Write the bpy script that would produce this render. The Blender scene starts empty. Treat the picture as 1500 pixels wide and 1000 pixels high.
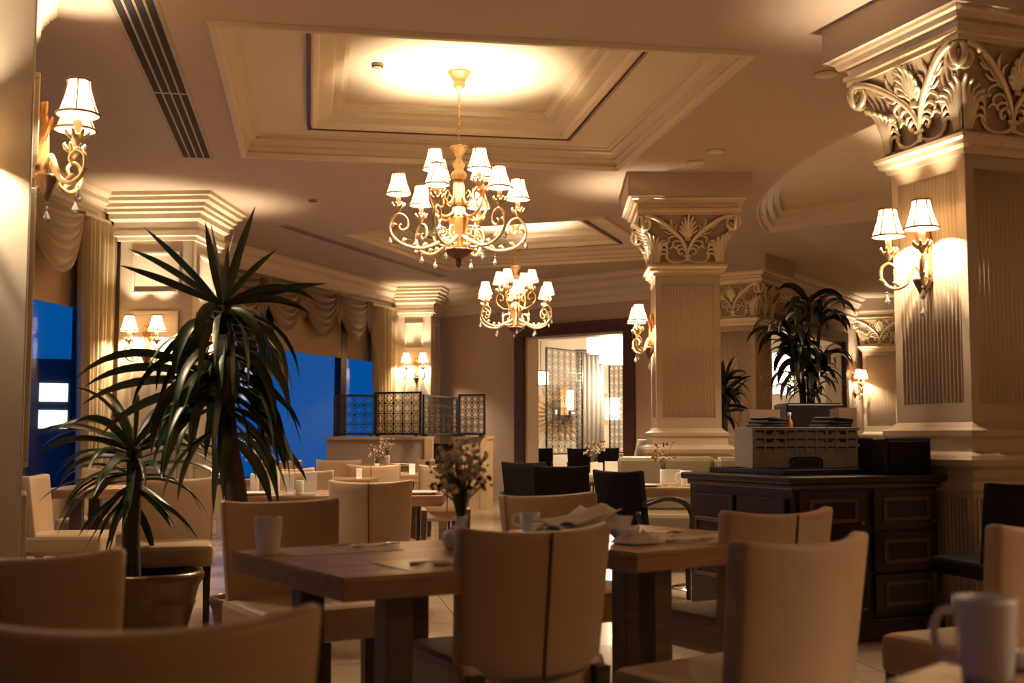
import bpy, bmesh, math, random
from mathutils import Vector, Matrix
from mathutils.geometry import tessellate_polygon
PI = math.pi
S = bpy.context.scene
COL = S.collection
random.seed(7)

# ------------------------------------------------------------------ camera
FPX, EYE, PITCH = 1739.0, 1.12, math.atan(138 / 1739.0)
cam_d = bpy.data.cameras.new('camera')
cam_d.sensor_width = 36.0
cam_d.lens = FPX * 36.0 / 1500.0
cam_d.clip_end = 300
cam_d.dof.use_dof = True
cam_d.dof.focus_distance = 9.5
cam_d.dof.aperture_fstop = 3.2
cam = bpy.data.objects.new('camera', cam_d)
COL.objects.link(cam)
cam.location = (0, 0, EYE)
cam.rotation_euler = (PI / 2 + PITCH, 0, 0)
S.camera = cam

# ------------------------------------------------------------------ world (blue dusk) and exposure
w = bpy.data.worlds.new('dusk')
S.world = w
w.use_nodes = True
bg = w.node_tree.nodes['Background']
bg.inputs[0].default_value = (0.001, 0.082, 0.30, 1)
bg.inputs[1].default_value = 0.37
vs = S.view_settings
vs.view_transform = 'Standard'
vs.look = 'None'
vs.gamma = 1.0
vs.use_curve_mapping = False
vs.exposure = 1.52
S.cycles.use_denoising = True
S.cycles.max_bounces = 8
S.cycles.transparent_max_bounces = 12
S.cycles.sample_clamp_indirect = 4.0
S.cycles.caustics_reflective = False
S.cycles.caustics_refractive = False
LAMP_W = 27.0            # watts of one shaded bulb
LAMP_C = (1.0, 0.76, 0.50)


def at(px, py, d):
    """point of the room at horizontal distance d in front of the camera"""
    c, s = math.cos(PITCH), math.sin(PITCH)
    rx = (px - 750) / FPX
    ru = (500 - py) / FPX
    v = Vector((rx, c - ru * s, s + ru * c))
    k = d / v.y
    return Vector((v.x * k, d, EYE + v.z * k))


# ------------------------------------------------------------------ mesh builder
class MB:
    def __init__(self):
        self.v = []; self.f = []; self.sm = []

    def add(self, vs, fs, smooth=False, M=None):
        o = len(self.v)
        if M is not None:
            vs = [M @ Vector(p) for p in vs]
        self.v += [tuple(p) for p in vs]
        for f in fs:
            self.f.append(tuple(i + o for i in f)); self.sm.append(smooth)
        return self

    def box(self, c, s, rz=0, M=None, taper=None):
        x, y, z = s[0] / 2, s[1] / 2, s[2] / 2
        t = taper or (1, 1)     # bottom scale
        R = Matrix.Rotation(rz, 4, 'Z')
        P = []
        for k in (-1, 1):
            sx, sy = (t if k < 0 else (1, 1))
            for i, j in ((-1, -1), (1, -1), (1, 1), (-1, 1)):
                P.append(R @ Vector((i * x * sx, j * y * sy, k * z)) + Vector(c))
        return self.add(P, [(3, 2, 1, 0), (4, 5, 6, 7), (0, 1, 5, 4), (1, 2, 6, 5), (2, 3, 7, 6), (3, 0, 4, 7)], False, M)

    def lathe(self, prof, n=20, M=None, smooth=True, cap=True, flute=0, fa=0.0):
        P = []; F = []
        for r, z in prof:
            for i in range(n):
                a = 2 * PI * i / n
                rr = r * (1 + (fa * math.cos(flute * a) if flute else 0))
                P.append((rr * math.cos(a), rr * math.sin(a), z))
        for k in range(len(prof) - 1):
            for i in range(n):
                j = (i + 1) % n
                F.append((k * n + i, k * n + j, (k + 1) * n + j, (k + 1) * n + i))
        if cap:
            if prof[0][0] > 1e-4: F.append(tuple(range(n))[::-1])
            if prof[-1][0] > 1e-4: F.append(tuple((len(prof) - 1) * n + i for i in range(n)))
        return self.add(P, F, smooth, M)

    def tube(self, pts, r, n=8, M=None, closed=False, flat=1.0):
        pts = [Vector(p) for p in pts]
        m = len(pts)
        rs = r if isinstance(r, (list, tuple)) else [r] * m
        T = []
        for i in range(m):
            a = pts[(i - 1) % m] if (closed or i > 0) else pts[i]
            b = pts[(i + 1) % m] if (closed or i < m - 1) else pts[i]
            t = (b - a)
            T.append(t.normalized() if t.length > 1e-9 else Vector((0, 0, 1)))
        u = T[0].orthogonal().normalized()
        P = []; F = []
        for i in range(m):
            u = (u - T[i] * u.dot(T[i]))
            u = u.normalized() if u.length > 1e-6 else T[i].orthogonal().normalized()
            w_ = T[i].cross(u)
            for k in range(n):
                a = 2 * PI * k / n
                P.append(pts[i] + (u * math.cos(a) + w_ * math.sin(a) * flat) * rs[i])
        for i in range(m if closed else m - 1):
            j = (i + 1) % m
            for k in range(n):
                q = (k + 1) % n
                F.append((i * n + k, i * n + q, j * n + q, j * n + k))
        if not closed:
            F.append(tuple(range(n))[::-1]); F.append(tuple((m - 1) * n + k for k in range(n)))
        return self.add(P, F, True, M)

    def grid(self, fn, nu, nv, smooth=True, M=None):
        P = [fn(i / nu, j / nv) for j in range(nv + 1) for i in range(nu + 1)]
        F = []
        for j in range(nv):
            for i in range(nu):
                a = j * (nu + 1) + i
                F.append((a, a + 1, a + nu + 2, a + nu + 1))
        return self.add(P, F, smooth, M)

    def sheet(self, fo, fi, nu, nv, smooth=True, M=None):
        """closed slab between an outer and an inner grid"""
        N = (nu + 1) * (nv + 1)
        P = [fo(i / nu, j / nv) for j in range(nv + 1) for i in range(nu + 1)]
        P += [fi(i / nu, j / nv) for j in range(nv + 1) for i in range(nu + 1)]
        F = []
        ix = lambda i, j: j * (nu + 1) + i
        for j in range(nv):
            for i in range(nu):
                a, b, c, d = ix(i, j), ix(i + 1, j), ix(i + 1, j + 1), ix(i, j + 1)
                F.append((a, b, c, d)); F.append((d + N, c + N, b + N, a + N))
        rim = [ix(i, 0) for i in range(nu)] + [ix(nu, j) for j in range(nv)] + [ix(i, nv) for i in range(nu, 0, -1)] + [ix(0, j) for j in range(nv, 0, -1)]
        for q in range(len(rim)):
            a, b = rim[q], rim[(q + 1) % len(rim)]
            F.append((b, a, a + N, b + N))
        return self.add(P, F, smooth, M)

    def sweep(self, path, prof, closed=True, up=Vector((0, 0, 1)), M=None, smooth=False):
        """profile points (out, z) swept along a horizontal path; out is to the right of travel, mitred"""
        path = [Vector((p[0], p[1], 0)) for p in path]
        m = len(path); n = len(prof)
        P = []; F = []
        for i in range(m):
            d0 = (path[i] - path[i - 1]) if (closed or i > 0) else (path[1] - path[0])
            d1 = (path[(i + 1) % m] - path[i]) if (closed or i < m - 1) else d0
            d0.normalize(); d1.normalize()
            n0 = Vector((d0.y, -d0.x, 0)); n1 = Vector((d1.y, -d1.x, 0))
            b = n0 + n1
            b = b / max(b.dot(n0), 0.2) if b.length > 1e-6 else n0
            for o, z in prof:
                q = path[i] + b * o
                P.append((q.x, q.y, z))
        for i in range(m if closed else m - 1):
            j = (i + 1) % m
            for k in range(n - 1):
                F.append((i * n + k, i * n + k + 1, j * n + k + 1, j * n + k))
        return self.add(P, F, smooth, M)

    def mesh(self, name, mat):
        me = bpy.data.meshes.new(name)
        me.from_pydata(self.v, [], self.f)
        me.polygons.foreach_set('use_smooth', self.sm)
        me.materials.append(mat)
        bm = bmesh.new(); bm.from_mesh(me)
        bmesh.ops.recalc_face_normals(bm, faces=bm.faces)
        bm.to_mesh(me); bm.free()
        me.update()
        return me


def obj(name, me, parent=None, loc=(0, 0, 0), rot=(0, 0, 0), bevel=0, label=None, scale=None):
    o = bpy.data.objects.new(name, me)
    COL.objects.link(o)
    o.location = loc; o.rotation_euler = rot
    if scale: o.scale = scale
    if parent: o.parent = parent
    if bevel:
        m = o.modifiers.new('bevel', 'BEVEL'); m.width = bevel; m.segments = 2
        m.limit_method = 'ANGLE'; m.angle_limit = math.radians(35); m.harden_normals = False
    if label: o['label'] = label
    return o


def thing(name, label, cat, loc=(0, 0, 0), rz=0, group=None):
    o = bpy.data.objects.new(name, None)
    COL.objects.link(o)
    o.location = loc; o.rotation_euler = (0, 0, rz)
    o.empty_display_size = 0.1
    return tag(o, label, cat, group)


def tag(o, label, cat, group=None, kind=None):
    o['label'] = label; o['category'] = cat
    if group: o['group'] = group
    if kind: o['kind'] = kind
    return o


def struct(o, label, cat):
    o['kind'] = 'structure'
    return tag(o, label, cat)


def copy_tree(o, parent=None):
    c = o.copy(); COL.objects.link(c); c.parent = parent
    if parent is not None: c.matrix_parent_inverse = o.matrix_parent_inverse.copy()
    for ch in list(o.children): copy_tree(ch, c)
    return c


def put(proto, used, loc, rz, label, group=None, scale=None):
    o = copy_tree(proto) if used.get(proto.name) else proto
    used[proto.name] = True
    o.location = loc; o.rotation_euler = (0, 0, rz); o['label'] = label
    if group: o['group'] = group
    if scale: o.scale = scale
    return o


USED = {}


def spline(pts, k=6):
    """Catmull-Rom through the points"""
    P = [Vector(p) for p in pts]
    out = []
    for i in range(len(P) - 1):
        p0 = P[max(i - 1, 0)]; p1 = P[i]; p2 = P[i + 1]; p3 = P[min(i + 2, len(P) - 1)]
        for j in range(k):
            t = j / k
            out.append(0.5 * ((2 * p1) + (p2 - p0) * t + (2 * p0 - 5 * p1 + 4 * p2 - p3) * t * t + (3 * p1 - p0 - 3 * p2 + p3) * t ** 3))
    out.append(P[-1])
    return out


# ------------------------------------------------------------------ materials
def mat(name, col, rough=0.5, metal=0.0, var=0.0, scale=8.0, bump=0.0, bscale=60.0, spec=0.5, emit=None, estr=0.0, trans=0.0, alpha=1.0):
    m = bpy.data.materials.new(name); m.use_nodes = True
    nt = m.node_tree; N = nt.nodes; L = nt.links
    b = N['Principled BSDF']
    b.inputs['Roughness'].default_value = rough
    b.inputs['Metallic'].default_value = metal
    b.inputs['Specular IOR Level'].default_value = spec
    b.inputs['Transmission Weight'].default_value = trans
    b.inputs['Base Color'].default_value = (*col, 1)
    if emit:
        b.inputs['Emission Color'].default_value = (*emit, 1); b.inputs['Emission Strength'].default_value = estr
    if var or bump:
        tc = N.new('ShaderNodeTexCoord')
    if var:
        nz = N.new('ShaderNodeTexNoise'); nz.inputs['Scale'].default_value = scale; nz.inputs['Detail'].default_value = 4
        L.new(tc.outputs['Object'], nz.inputs['Vector'])
        cr = N.new('ShaderNodeMix'); cr.data_type = 'RGBA'
        cr.inputs[6].default_value = (*[c * (1 - var) for c in col], 1)
        cr.inputs[7].default_value = (*[min(1, c * (1 + var)) for c in col], 1)
        L.new(nz.outputs['Fac'], cr.inputs[0]); L.new(cr.outputs[2], b.inputs['Base Color'])
    if bump:
        n2 = N.new('ShaderNodeTexNoise'); n2.inputs['Scale'].default_value = bscale; n2.inputs['Detail'].default_value = 3
        L.new(tc.outputs['Object'], n2.inputs['Vector'])
        bp = N.new('ShaderNodeBump'); bp.inputs['Strength'].default_value = bump; bp.inputs['Distance'].default_value = 0.004
        L.new(n2.outputs['Fac'], bp.inputs['Height']); L.new(bp.outputs[0], b.inputs['Normal'])
    return m


def wood(name, c0, c1, rough=0.4, sc=(1.5, 14, 14)):
    m = bpy.data.materials.new(name); m.use_nodes = True
    nt = m.node_tree; N = nt.nodes; L = nt.links
    b = N['Principled BSDF']; b.inputs['Roughness'].default_value = rough
    tc = N.new('ShaderNodeTexCoord'); mp = N.new('ShaderNodeMapping'); mp.inputs['Scale'].default_value = sc
    nz = N.new('ShaderNodeTexNoise'); nz.inputs['Scale'].default_value = 2.2; nz.inputs['Detail'].default_value = 7; nz.inputs['Distortion'].default_value = 0.6
    cr = N.new('ShaderNodeValToRGB')
    cr.color_ramp.elements[0].position = 0.35; cr.color_ramp.elements[0].color = (*c0, 1)
    cr.color_ramp.elements[1].position = 0.68; cr.color_ramp.elements[1].color = (*c1, 1)
    L.new(tc.outputs['Object'], mp.inputs[0]); L.new(mp.outputs[0], nz.inputs['Vector']); L.new(nz.outputs['Fac'], cr.inputs[0]); L.new(cr.outputs[0], b.inputs['Base Color'])
    return m


def shade_mat():
    m = bpy.data.materials.new('shade_fabric'); m.use_nodes = True
    nt = m.node_tree; N = nt.nodes; L = nt.links
    for n in list(N): N.remove(n)
    out = N.new('ShaderNodeOutputMaterial')
    d = N.new('ShaderNodeBsdfDiffuse'); d.inputs[0].default_value = (0.24, 0.19, 0.13, 1)
    t = N.new('ShaderNodeBsdfTranslucent'); t.inputs[0].default_value = (0.13, 0.095, 0.06, 1)
    mx = N.new('ShaderNodeMixShader'); mx.inputs[0].default_value = 0.55
    e = N.new('ShaderNodeEmission'); e.inputs[0].default_value = (1.0, 0.74, 0.42, 1); e.inputs[1].default_value = 0.12
    ad = N.new('ShaderNodeAddShader')
    L.new(d.outputs[0], mx.inputs[1]); L.new(t.outputs[0], mx.inputs[2]); L.new(mx.outputs[0], ad.inputs[0]); L.new(e.outputs[0], ad.inputs[1]); L.new(ad.outputs[0], out.inputs[0])
    return m


def glass_mat(name, tint=(0.9, 0.95, 1.0), refl=0.03):
    m = bpy.data.materials.new(name); m.use_nodes = True
    nt = m.node_tree; N = nt.nodes; L = nt.links
    for n in list(N): N.remove(n)
    out = N.new('ShaderNodeOutputMaterial')
    t = N.new('ShaderNodeBsdfTransparent'); t.inputs[0].default_value = (*tint, 1)
    g = N.new('ShaderNodeBsdfGlossy'); g.inputs['Roughness'].default_value = 0.01
    f = N.new('ShaderNodeLayerWeight'); f.inputs[0].default_value = 0.5
    pw = N.new('ShaderNodeMath'); pw.operation = 'POWER'; pw.inputs[1].default_value = 4.0
    L.new(f.outputs['Facing'], pw.inputs[0])
    mx = N.new('ShaderNodeMixShader')
    ma = N.new('ShaderNodeMath'); ma.operation = 'MULTIPLY_ADD'; ma.inputs[1].default_value = 0.30; ma.inputs[2].default_value = refl
    ma.use_clamp = True
    L.new(pw.outputs[0], ma.inputs[0]); L.new(ma.outputs[0], mx.inputs[0]); L.new(t.outputs[0], mx.inputs[1]); L.new(g.outputs[0], mx.inputs[2]); L.new(mx.outputs[0], out.inputs[0])
    return m


M = dict(
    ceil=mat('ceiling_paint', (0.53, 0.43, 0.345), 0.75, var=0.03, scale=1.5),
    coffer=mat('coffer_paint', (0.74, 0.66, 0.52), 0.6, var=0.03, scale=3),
    wall=mat('wall_paint', (0.46, 0.35, 0.27), 0.7, var=0.05, scale=2, bump=0.05, bscale=120),
    cornice=mat('cornice_paint', (0.70, 0.60, 0.46), 0.5, var=0.03),
    pillar=mat('pillar_paint', (0.60, 0.53, 0.42), 0.42, var=0.03, scale=4),
    shaft=mat('column_paint', (0.46, 0.37, 0.26), 0.42, var=0.04, scale=5),
    gilt=mat('champagne_gilt', (0.80, 0.68, 0.47), 0.34, 0.65, var=0.10, scale=18),
    giltback=mat('capital_ground', (0.36, 0.26, 0.17), 0.5, 0.2, var=0.1),
    brass=mat('antique_gold', (0.50, 0.27, 0.10), 0.36, 0.6, var=0.22, scale=25),
    cream=mat('cream_gold', (0.60, 0.44, 0.25), 0.38, 0.35, var=0.15, scale=30),
    bronze=mat('dark_bronze', (0.16, 0.085, 0.05), 0.35, 0.6, var=0.2, scale=20),
    candle=mat('candle_ivory', (0.85, 0.76, 0.58), 0.5),
    trim=mat('shade_trim', (0.22, 0.12, 0.05), 0.6),
    crystal=mat('crystal', (0.95, 0.93, 0.9), 0.04, trans=0.75, spec=0.9),
    leather=mat('tan_leather', (0.47, 0.325, 0.20), 0.42, var=0.10, scale=3, bump=0.25, bscale=220),
    piping=mat('leather_seam', (0.10, 0.05, 0.03), 0.6),
    olive=mat('olive_leather', (0.20, 0.155, 0.095), 0.3, var=0.08, scale=3, bump=0.2, bscale=150),
    blackf=mat('black_upholstery', (0.007, 0.005, 0.006), 0.8, var=0.2, bump=0.2, bscale=200, spec=0.15),
    blackw=mat('black_lacquer', (0.016, 0.010, 0.010), 0.35),
    legw=wood('dark_leg_wood', (0.028, 0.014, 0.010), (0.05, 0.026, 0.018), 0.4),
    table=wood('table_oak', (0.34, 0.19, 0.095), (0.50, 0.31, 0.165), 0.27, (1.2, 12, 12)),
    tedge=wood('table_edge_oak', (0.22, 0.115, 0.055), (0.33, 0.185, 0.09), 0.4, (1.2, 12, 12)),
    tleg=wood('table_leg_wood', (0.06, 0.032, 0.02), (0.10, 0.055, 0.035), 0.4),
    mahog=wood('dark_mahogany', (0.011, 0.005, 0.004), (0.023, 0.010, 0.008), 0.32),
    mahog2=wood('mahogany_edge', (0.075, 0.037, 0.024), (0.12, 0.06, 0.036), 0.3),
    doorw=wood('wenge_frame', (0.045, 0.016, 0.014), (0.075, 0.028, 0.022), 0.4),
    warmw=wood('honey_wood', (0.38, 0.20, 0.08), (0.52, 0.30, 0.13), 0.4),
    chrome=mat('chrome', (0.75, 0.72, 0.68), 0.15, 1.0),
    china=mat('white_china', (0.88, 0.88, 0.87), 0.14),
    paper=mat('white_paper', (0.78, 0.75, 0.69), 0.7, var=0.05),
    print_=mat('printed_paper', (0.62, 0.54, 0.45), 0.22, var=0.3, scale=14),
    steel=mat('cutlery_steel', (0.7, 0.68, 0.64), 0.2, 1.0),
    curtain=mat('silk_curtain', (0.50, 0.41, 0.26), 0.38, var=0.12, scale=3),
    curtain_shade=mat('curtain_shading', (0.15, 0.10, 0.085), 0.6, var=0.1),
    swag=mat('taupe_swag', (0.25, 0.17, 0.12), 0.42, var=0.1, scale=4),
    swagl=mat('gold_swag', (0.42, 0.31, 0.18), 0.38, var=0.1, scale=4),
    blind=mat('roller_blind', (0.46, 0.32, 0.19), 0.8, var=0.03),
    wframe=mat('dark_window_frame', (0.018, 0.013, 0.015), 0.45),
    glass=glass_mat('window_glass'),
    grout=mat('grout', (0.20, 0.145, 0.10), 0.8),
    tile=mat('beige_tile', (0.36, 0.265, 0.18), 0.22, var=0.16, scale=3),
    leaf=mat('yucca_leaf', (0.030, 0.050, 0.018), 0.33, var=0.5, scale=9),
    leafd=mat('dracaena_leaf', (0.010, 0.014, 0.008), 0.33, var=0.4, scale=9),
    bark=mat('yucca_bark', (0.055, 0.04, 0.03), 0.85, var=0.35, scale=30, bump=0.8, bscale=60),
    pot=mat('bronze_glazed_pot', (0.12, 0.062, 0.028), 0.28, 0.45, var=0.2, scale=6),
    soil=mat('soil', (0.015, 0.011, 0.009), 0.95, bump=0.6, bscale=50),
    blackp=mat('black_plastic', (0.008, 0.006, 0.007), 0.4, spec=0.3),
    crate=mat('grey_plastic', (0.27, 0.24, 0.20), 0.5, var=0.05),
    iron=mat('black_iron', (0.016, 0.012, 0.012), 0.45, 0.3),
    vent=mat('vent_dark', (0.012, 0.009, 0.009), 0.8),
    ventf=mat('vent_frame', (0.38, 0.29, 0.21), 0.5),
    grille=mat('vent_brown', (0.20, 0.13, 0.085), 0.6),
    partg=mat('partition_taupe', (0.33, 0.25, 0.20), 0.6, var=0.04),
    partt=mat('partition_tan', (0.50, 0.345, 0.18), 0.55, var=0.05),
    fwall=mat('far_room_paint', (0.72, 0.66, 0.56), 0.7),
    drum=mat('drum_shade', (0.9, 0.85, 0.75), 0.7, emit=(1.0, 0.86, 0.62), estr=2.2),
    fgrey=mat('grey_drape', (0.36, 0.33, 0.30), 0.7, var=0.05),
    mirror=mat('mirror_glass', (0.5, 0.48, 0.45), 0.05, 1.0),
    petal=mat('cream_petal', (0.78, 0.66, 0.47), 0.6, var=0.1),
    petalr=mat('dark_red_petal', (0.22, 0.02, 0.025), 0.6),
    petalb=mat('plum_foliage', (0.07, 0.045, 0.04), 0.7, var=0.3),
    stem=mat('flower_stem', (0.10, 0.12, 0.04), 0.6),
    orange=mat('orange_plastic', (0.5, 0.18, 0.06), 0.4),
    brownc=mat('brown_card', (0.22, 0.135, 0.085), 0.6, var=0.06),
    reflect_lit=mat('lamp_reflection', (0.8, 0.8, 0.75), 0.5, emit=(1.0, 0.90, 0.72), estr=0.7),
    reflect_back=mat('backdrop_dark', (0.03, 0.04, 0.07), 0.8),
)
SHADE = shade_mat()

# ================================================================== SETTING
CEIL = 3.75
SIN = lambda a: math.sin(math.radians(a))
COS = lambda a: math.cos(math.radians(a))


def dirv(a):
    """unit vector a degrees to the right of straight ahead"""
    return Vector((SIN(a), COS(a), 0))


ROOM = [(-6.85, -4.0), (9.0, -4.0), (12.0, 30.0), (-3.2, 30.0), (-2.35, 21.8), (-4.75, 15.1), (-4.75, 13.5)]

# coffers: centre, axis direction, outer and inner half sizes
C1 = Vector((-0.43, 9.48, 0)); A1 = -9.6
A2 = 19.6
e2, n2 = dirv(A2), dirv(A2 - 90)
R0 = Vector((0.73, 14.9, 0))
C2 = R0 + e2 * 1.12 + n2 * 1.12


def rect(c, ang, hw, hd):
    e, n = dirv(ang), dirv(ang + 90)
    return [c - n * hw - e * hd, c + n * hw - e * hd, c + n * hw + e * hd, c - n * hw + e * hd]


CO1 = rect(C1, A1, 1.85, 1.85)
CI1 = rect(C1, A1, 1.14, 1.26)
CO2 = rect(C2, A2, 1.77, 1.77)
CI2 = rect(C2, A2, 1.13, 1.13)
# round recess on the right of the hall
arc = []
cx, cy, rr = 11.2, 12.1, 8.5
a0 = math.atan2(15.2 - cy, 3.35 - cx); a1 = math.atan2(8.9 - cy, 3.25 - cx)
if a1 < 0: a1 += 2 * PI
for i in range(25):
    a = a0 + (a1 - a0) * i / 24
    arc.append(Vector((cx + rr * math.cos(a), cy + rr * math.sin(a), 0)))
REC = arc + [Vector((7.6, 8.7, 0)), Vector((7.6, 11.6, 0))]


def poly_mesh(outer, holes, z):
    loops = [[Vector((p[0], p[1], 0)) for p in outer]] + [[Vector((p.x, p.y, 0)) for p in h] for h in holes]
    flat = [p for l in loops for p in l]
    tris = tessellate_polygon(loops)
    mb = MB()
    mb.add([(p.x, p.y, z) for p in flat], [tuple(t) for t in tris])
    return mb


ceiling = struct(obj('ceiling', poly_mesh(ROOM, [CO1, CO2, REC], CEIL).mesh('ceiling', M['ceil'])), 'plain beige plaster ceiling with recessed coffers', 'ceiling')
# upper slab closing everything above the recesses
obj('upper_slab', poly_mesh(ROOM, [], 4.3).mesh('upper_slab', M['ceil']), ceiling)


def coffer(CO, CI, zc):
    ang = None
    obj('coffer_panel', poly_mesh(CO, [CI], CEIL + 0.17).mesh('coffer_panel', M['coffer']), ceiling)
    # outer riser with mouldings (out = to the right of travel = outside for this winding)
    prof = [(0.0, CEIL - 0.001), (-0.02, CEIL - 0.03), (-0.06, CEIL - 0.03), (-0.075, CEIL + 0.01), (-0.06, CEIL + 0.03), (-0.10, CEIL + 0.06), (-0.10, CEIL + 0.085), (-0.13, CEIL + 0.12), (-0.155, CEIL + 0.13), (-0.155, CEIL + 0.15), (-0.19, CEIL + 0.155), (-0.20, CEIL + 0.172)]
    obj('coffer_moulding', MB().sweep(CO, prof).mesh('coffer_moulding', M['cornice']), ceiling)
    z = CEIL + 0.17
    prof = [(0.05, z + 0.001), (0.05, z - 0.022), (0.03, z - 0.03), (0.0, z - 0.012), (-0.015, z + 0.02), (-0.03, z + 0.025), (-0.12, z + 0.055), (-0.14, z + 0.085), (-0.20, z + 0.09), (-0.215, z + 0.12), (-0.24, z + 0.13), (-0.245, z + 0.16)]
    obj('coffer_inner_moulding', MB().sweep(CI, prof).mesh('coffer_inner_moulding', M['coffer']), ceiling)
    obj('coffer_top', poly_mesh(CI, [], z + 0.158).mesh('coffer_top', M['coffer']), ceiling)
    # thin dark strip standing in for the shadow gap round the inner opening
    obj('coffer_shadow_line', MB().sweep(CI, [(0.085, z + 0.001), (0.085, z - 0.032), (0.06, z - 0.032), (0.06, z + 0.001)]).mesh('coffer_shadow_line', M['bronze']), ceiling)


coffer(CO1, CI1, 0); coffer(CO2, CI2, 0)
COFFER_TOP = CEIL + 0.17 + 0.158
zr = CEIL
prof = [(0.0, zr - 0.001), (-0.03, zr - 0.02), (-0.05, zr + 0.02), (-0.11, zr + 0.03), (-0.13, zr + 0.09), (-0.19, zr + 0.10), (-0.21, zr + 0.17), (-0.27, zr + 0.18), (-0.28, zr + 0.25)]
obj('round_recess_moulding', MB().sweep(REC, prof).mesh('round_recess_moulding', M['cornice']), ceiling)
obj('round_recess_top', poly_mesh([(p.x, p.y) for p in REC], [], zr + 0.249).mesh('round_recess_top', M['coffer']), ceiling)

# floor with single tiles
floor = struct(obj('floor', poly_mesh(ROOM, [], -0.012).mesh('floor', M['grout'])), 'beige polished stone tile floor', 'floor')
TS = 0.9
tm = MB().box((0, 0, -0.006), (TS - 0.006, TS - 0.006, 0.012)).mesh('tile', M['tile'])
fe, fn = dirv(A1), dirv(A1 + 90)


def inside(x, y, P):
    c = False
    j = len(P) - 1
    for i in range(len(P)):
        if (P[i][1] > y) != (P[j][1] > y) and x < (P[j][0] - P[i][0]) * (y - P[i][1]) / (P[j][1] - P[i][1]) + P[i][0]: c = not c
        j = i
    return c


tl = []
for i in range(-14, 20):
    for j in range(-5, 38):
        p = fn * ((i + 0.5) * TS) + fe * ((j + 0.5) * TS)
        if inside(p.x, p.y, ROOM): tl.append(p)
vis = lambda p: p.y > 4.3 and abs(p.x) < 0.47 * p.y + 0.7
tl.sort(key=lambda p: (not vis(p), p.y))
rest = MB()
for k, p in enumerate(tl):
    if k < 240 and vis(p):
        obj('tile', tm, floor, p, (0, 0, -math.radians(A1)))
    else:
        rest.box((p.x, p.y, -0.006), (TS - 0.006, TS - 0.006, 0.012), -math.radians(A1))
o = obj('tile_field', rest.mesh('tile_field', M['tile']), floor); o['kind'] = 'stuff'


def wall_seg(mb, p0, p1, z0, z1, t=0.16, side=1):
    """box between two plan points, thickness to the left of travel times side"""
    p0 = Vector((p0[0], p0[1], 0)); p1 = Vector((p1[0], p1[1], 0))
    d = (p1 - p0); n = Vector((-d.y, d.x, 0)).normalized() * t * side
    a, b, c, e = p0, p1, p1 + n, p0 + n
    P = [(q.x, q.y, z0) for q in (a, b, c, e)] + [(q.x, q.y, z1) for q in (a, b, c, e)]
    mb.add(P, [(3, 2, 1, 0), (4, 5, 6, 7), (0, 1, 5, 4), (1, 2, 6, 5), (2, 3, 7, 6), (3, 0, 4, 7)])


def lerp2(p, d, t): return (p[0] + d[0] * t, p[1] + d[1] * t)


TOPZ = 4.28
# wall_left: the window wall beside the camera, from behind the camera to the bend
W1a = Vector((-6.6, -4.0, 0)); W1b = Vector((-4.5, 13.5, 0)); d1 = (W1b - W1a).normalized(); len1 = (W1b - W1a).length
# windows along wall_left: sill 0.5, head 3.2
win1 = [(1.5, 4.5), (6.2, 9.6), (11.4, 16.9)]
mb = MB()
wall_seg(mb, W1a, W1b, 0, 0.5); wall_seg(mb, W1a, W1b, 3.42, TOPZ)
s = 0
for a, b in win1 + [(len1, len1)]:
    wall_seg(mb, W1a + d1 * s, W1a + d1 * a, 0.5, 3.42); s = b
wall_seg(mb, W1b, (-4.5, 15.0), 0, TOPZ)
wl = struct(obj('wall_left', mb.mesh('wall_left', M['wall'])), 'long brown window wall leading to the panelled pillar', 'wall')
# wall_far_left: window wall after the bend
W2a = Vector((-4.5, 15.0, 0)); d2 = Vector((0.35, 0.937, 0)).normalized(); W2b = W2a + d2 * 7.2
win2 = (0.35, 6.95)
mb = MB()
wall_seg(mb, W2a, W2b, 0, 0.45); wall_seg(mb, W2a, W2b, 3.4, TOPZ)
wall_seg(mb, W2a, W2a + d2 * win2[0], 0.45, 3.4); wall_seg(mb, W2a + d2 * win2[1], W2b, 0.45, 3.4)
struct(obj('wall_far_left', mb.mesh('wall_far_left', M['wall'])), 'angled window wall under the draped valance', 'wall')
# wall_back with the first doorway
W3a = Vector((-1.35, 21.78, 0)); d3 = Vector((0.766, -0.643, 0)); W3o = Vector((-1.01, 21.5, 0)); W3b = Vector((3.5, 17.74, 0))
mb = MB()
wall_seg(mb, W3a, W3o + d3 * 1.6, 0, TOPZ, 0.3); wall_seg(mb, W3o + d3 * 3.72, W3b, 0, TOPZ, 0.3); wall_seg(mb, W3o + d3 * 1.6, W3o + d3 * 3.72, 2.83, TOPZ, 0.3)
struct(obj('wall_back', mb.mesh('wall_back', M['wall'])), 'brown back wall around the dark framed doorway', 'wall')
# wall_right_back with the second doorway
d4 = Vector((0.517, 0.856, 0)).normalized(); W4b = W3b + d4 * 9.2
mb = MB()
wall_seg(mb, W3b, W3b + d4 * 0.9, 0, TOPZ, 0.3); wall_seg(mb, W3b + d4 * 5.2, W4b, 0, TOPZ, 0.3); wall_seg(mb, W3b + d4 * 0.9, W3b + d4 * 5.2, 2.88, TOPZ, 0.3)
struct(obj('wall_right_back', mb.mesh('wall_right_back', M['wall'])), 'brown wall running back beside the second doorway', 'wall')
mb = MB()
wall_seg(mb, W4b, (11.6, 26.0), 0, TOPZ); wall_seg(mb, (9.0, -4.0), (11.6, 26.0), 0, TOPZ, 0.2, -1)
struct(obj('wall_right', mb.mesh('wall_right', M['wall'])), 'brown wall closing the hall beyond the fluted column', 'wall')
mb = MB(); wall_seg(mb, (-6.85, -4.0), (9.0, -4.0), 0, TOPZ, 0.2, -1)
struct(obj('wall_front', mb.mesh('wall_front', M['wall'])), 'brown wall behind the viewer', 'wall')

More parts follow.
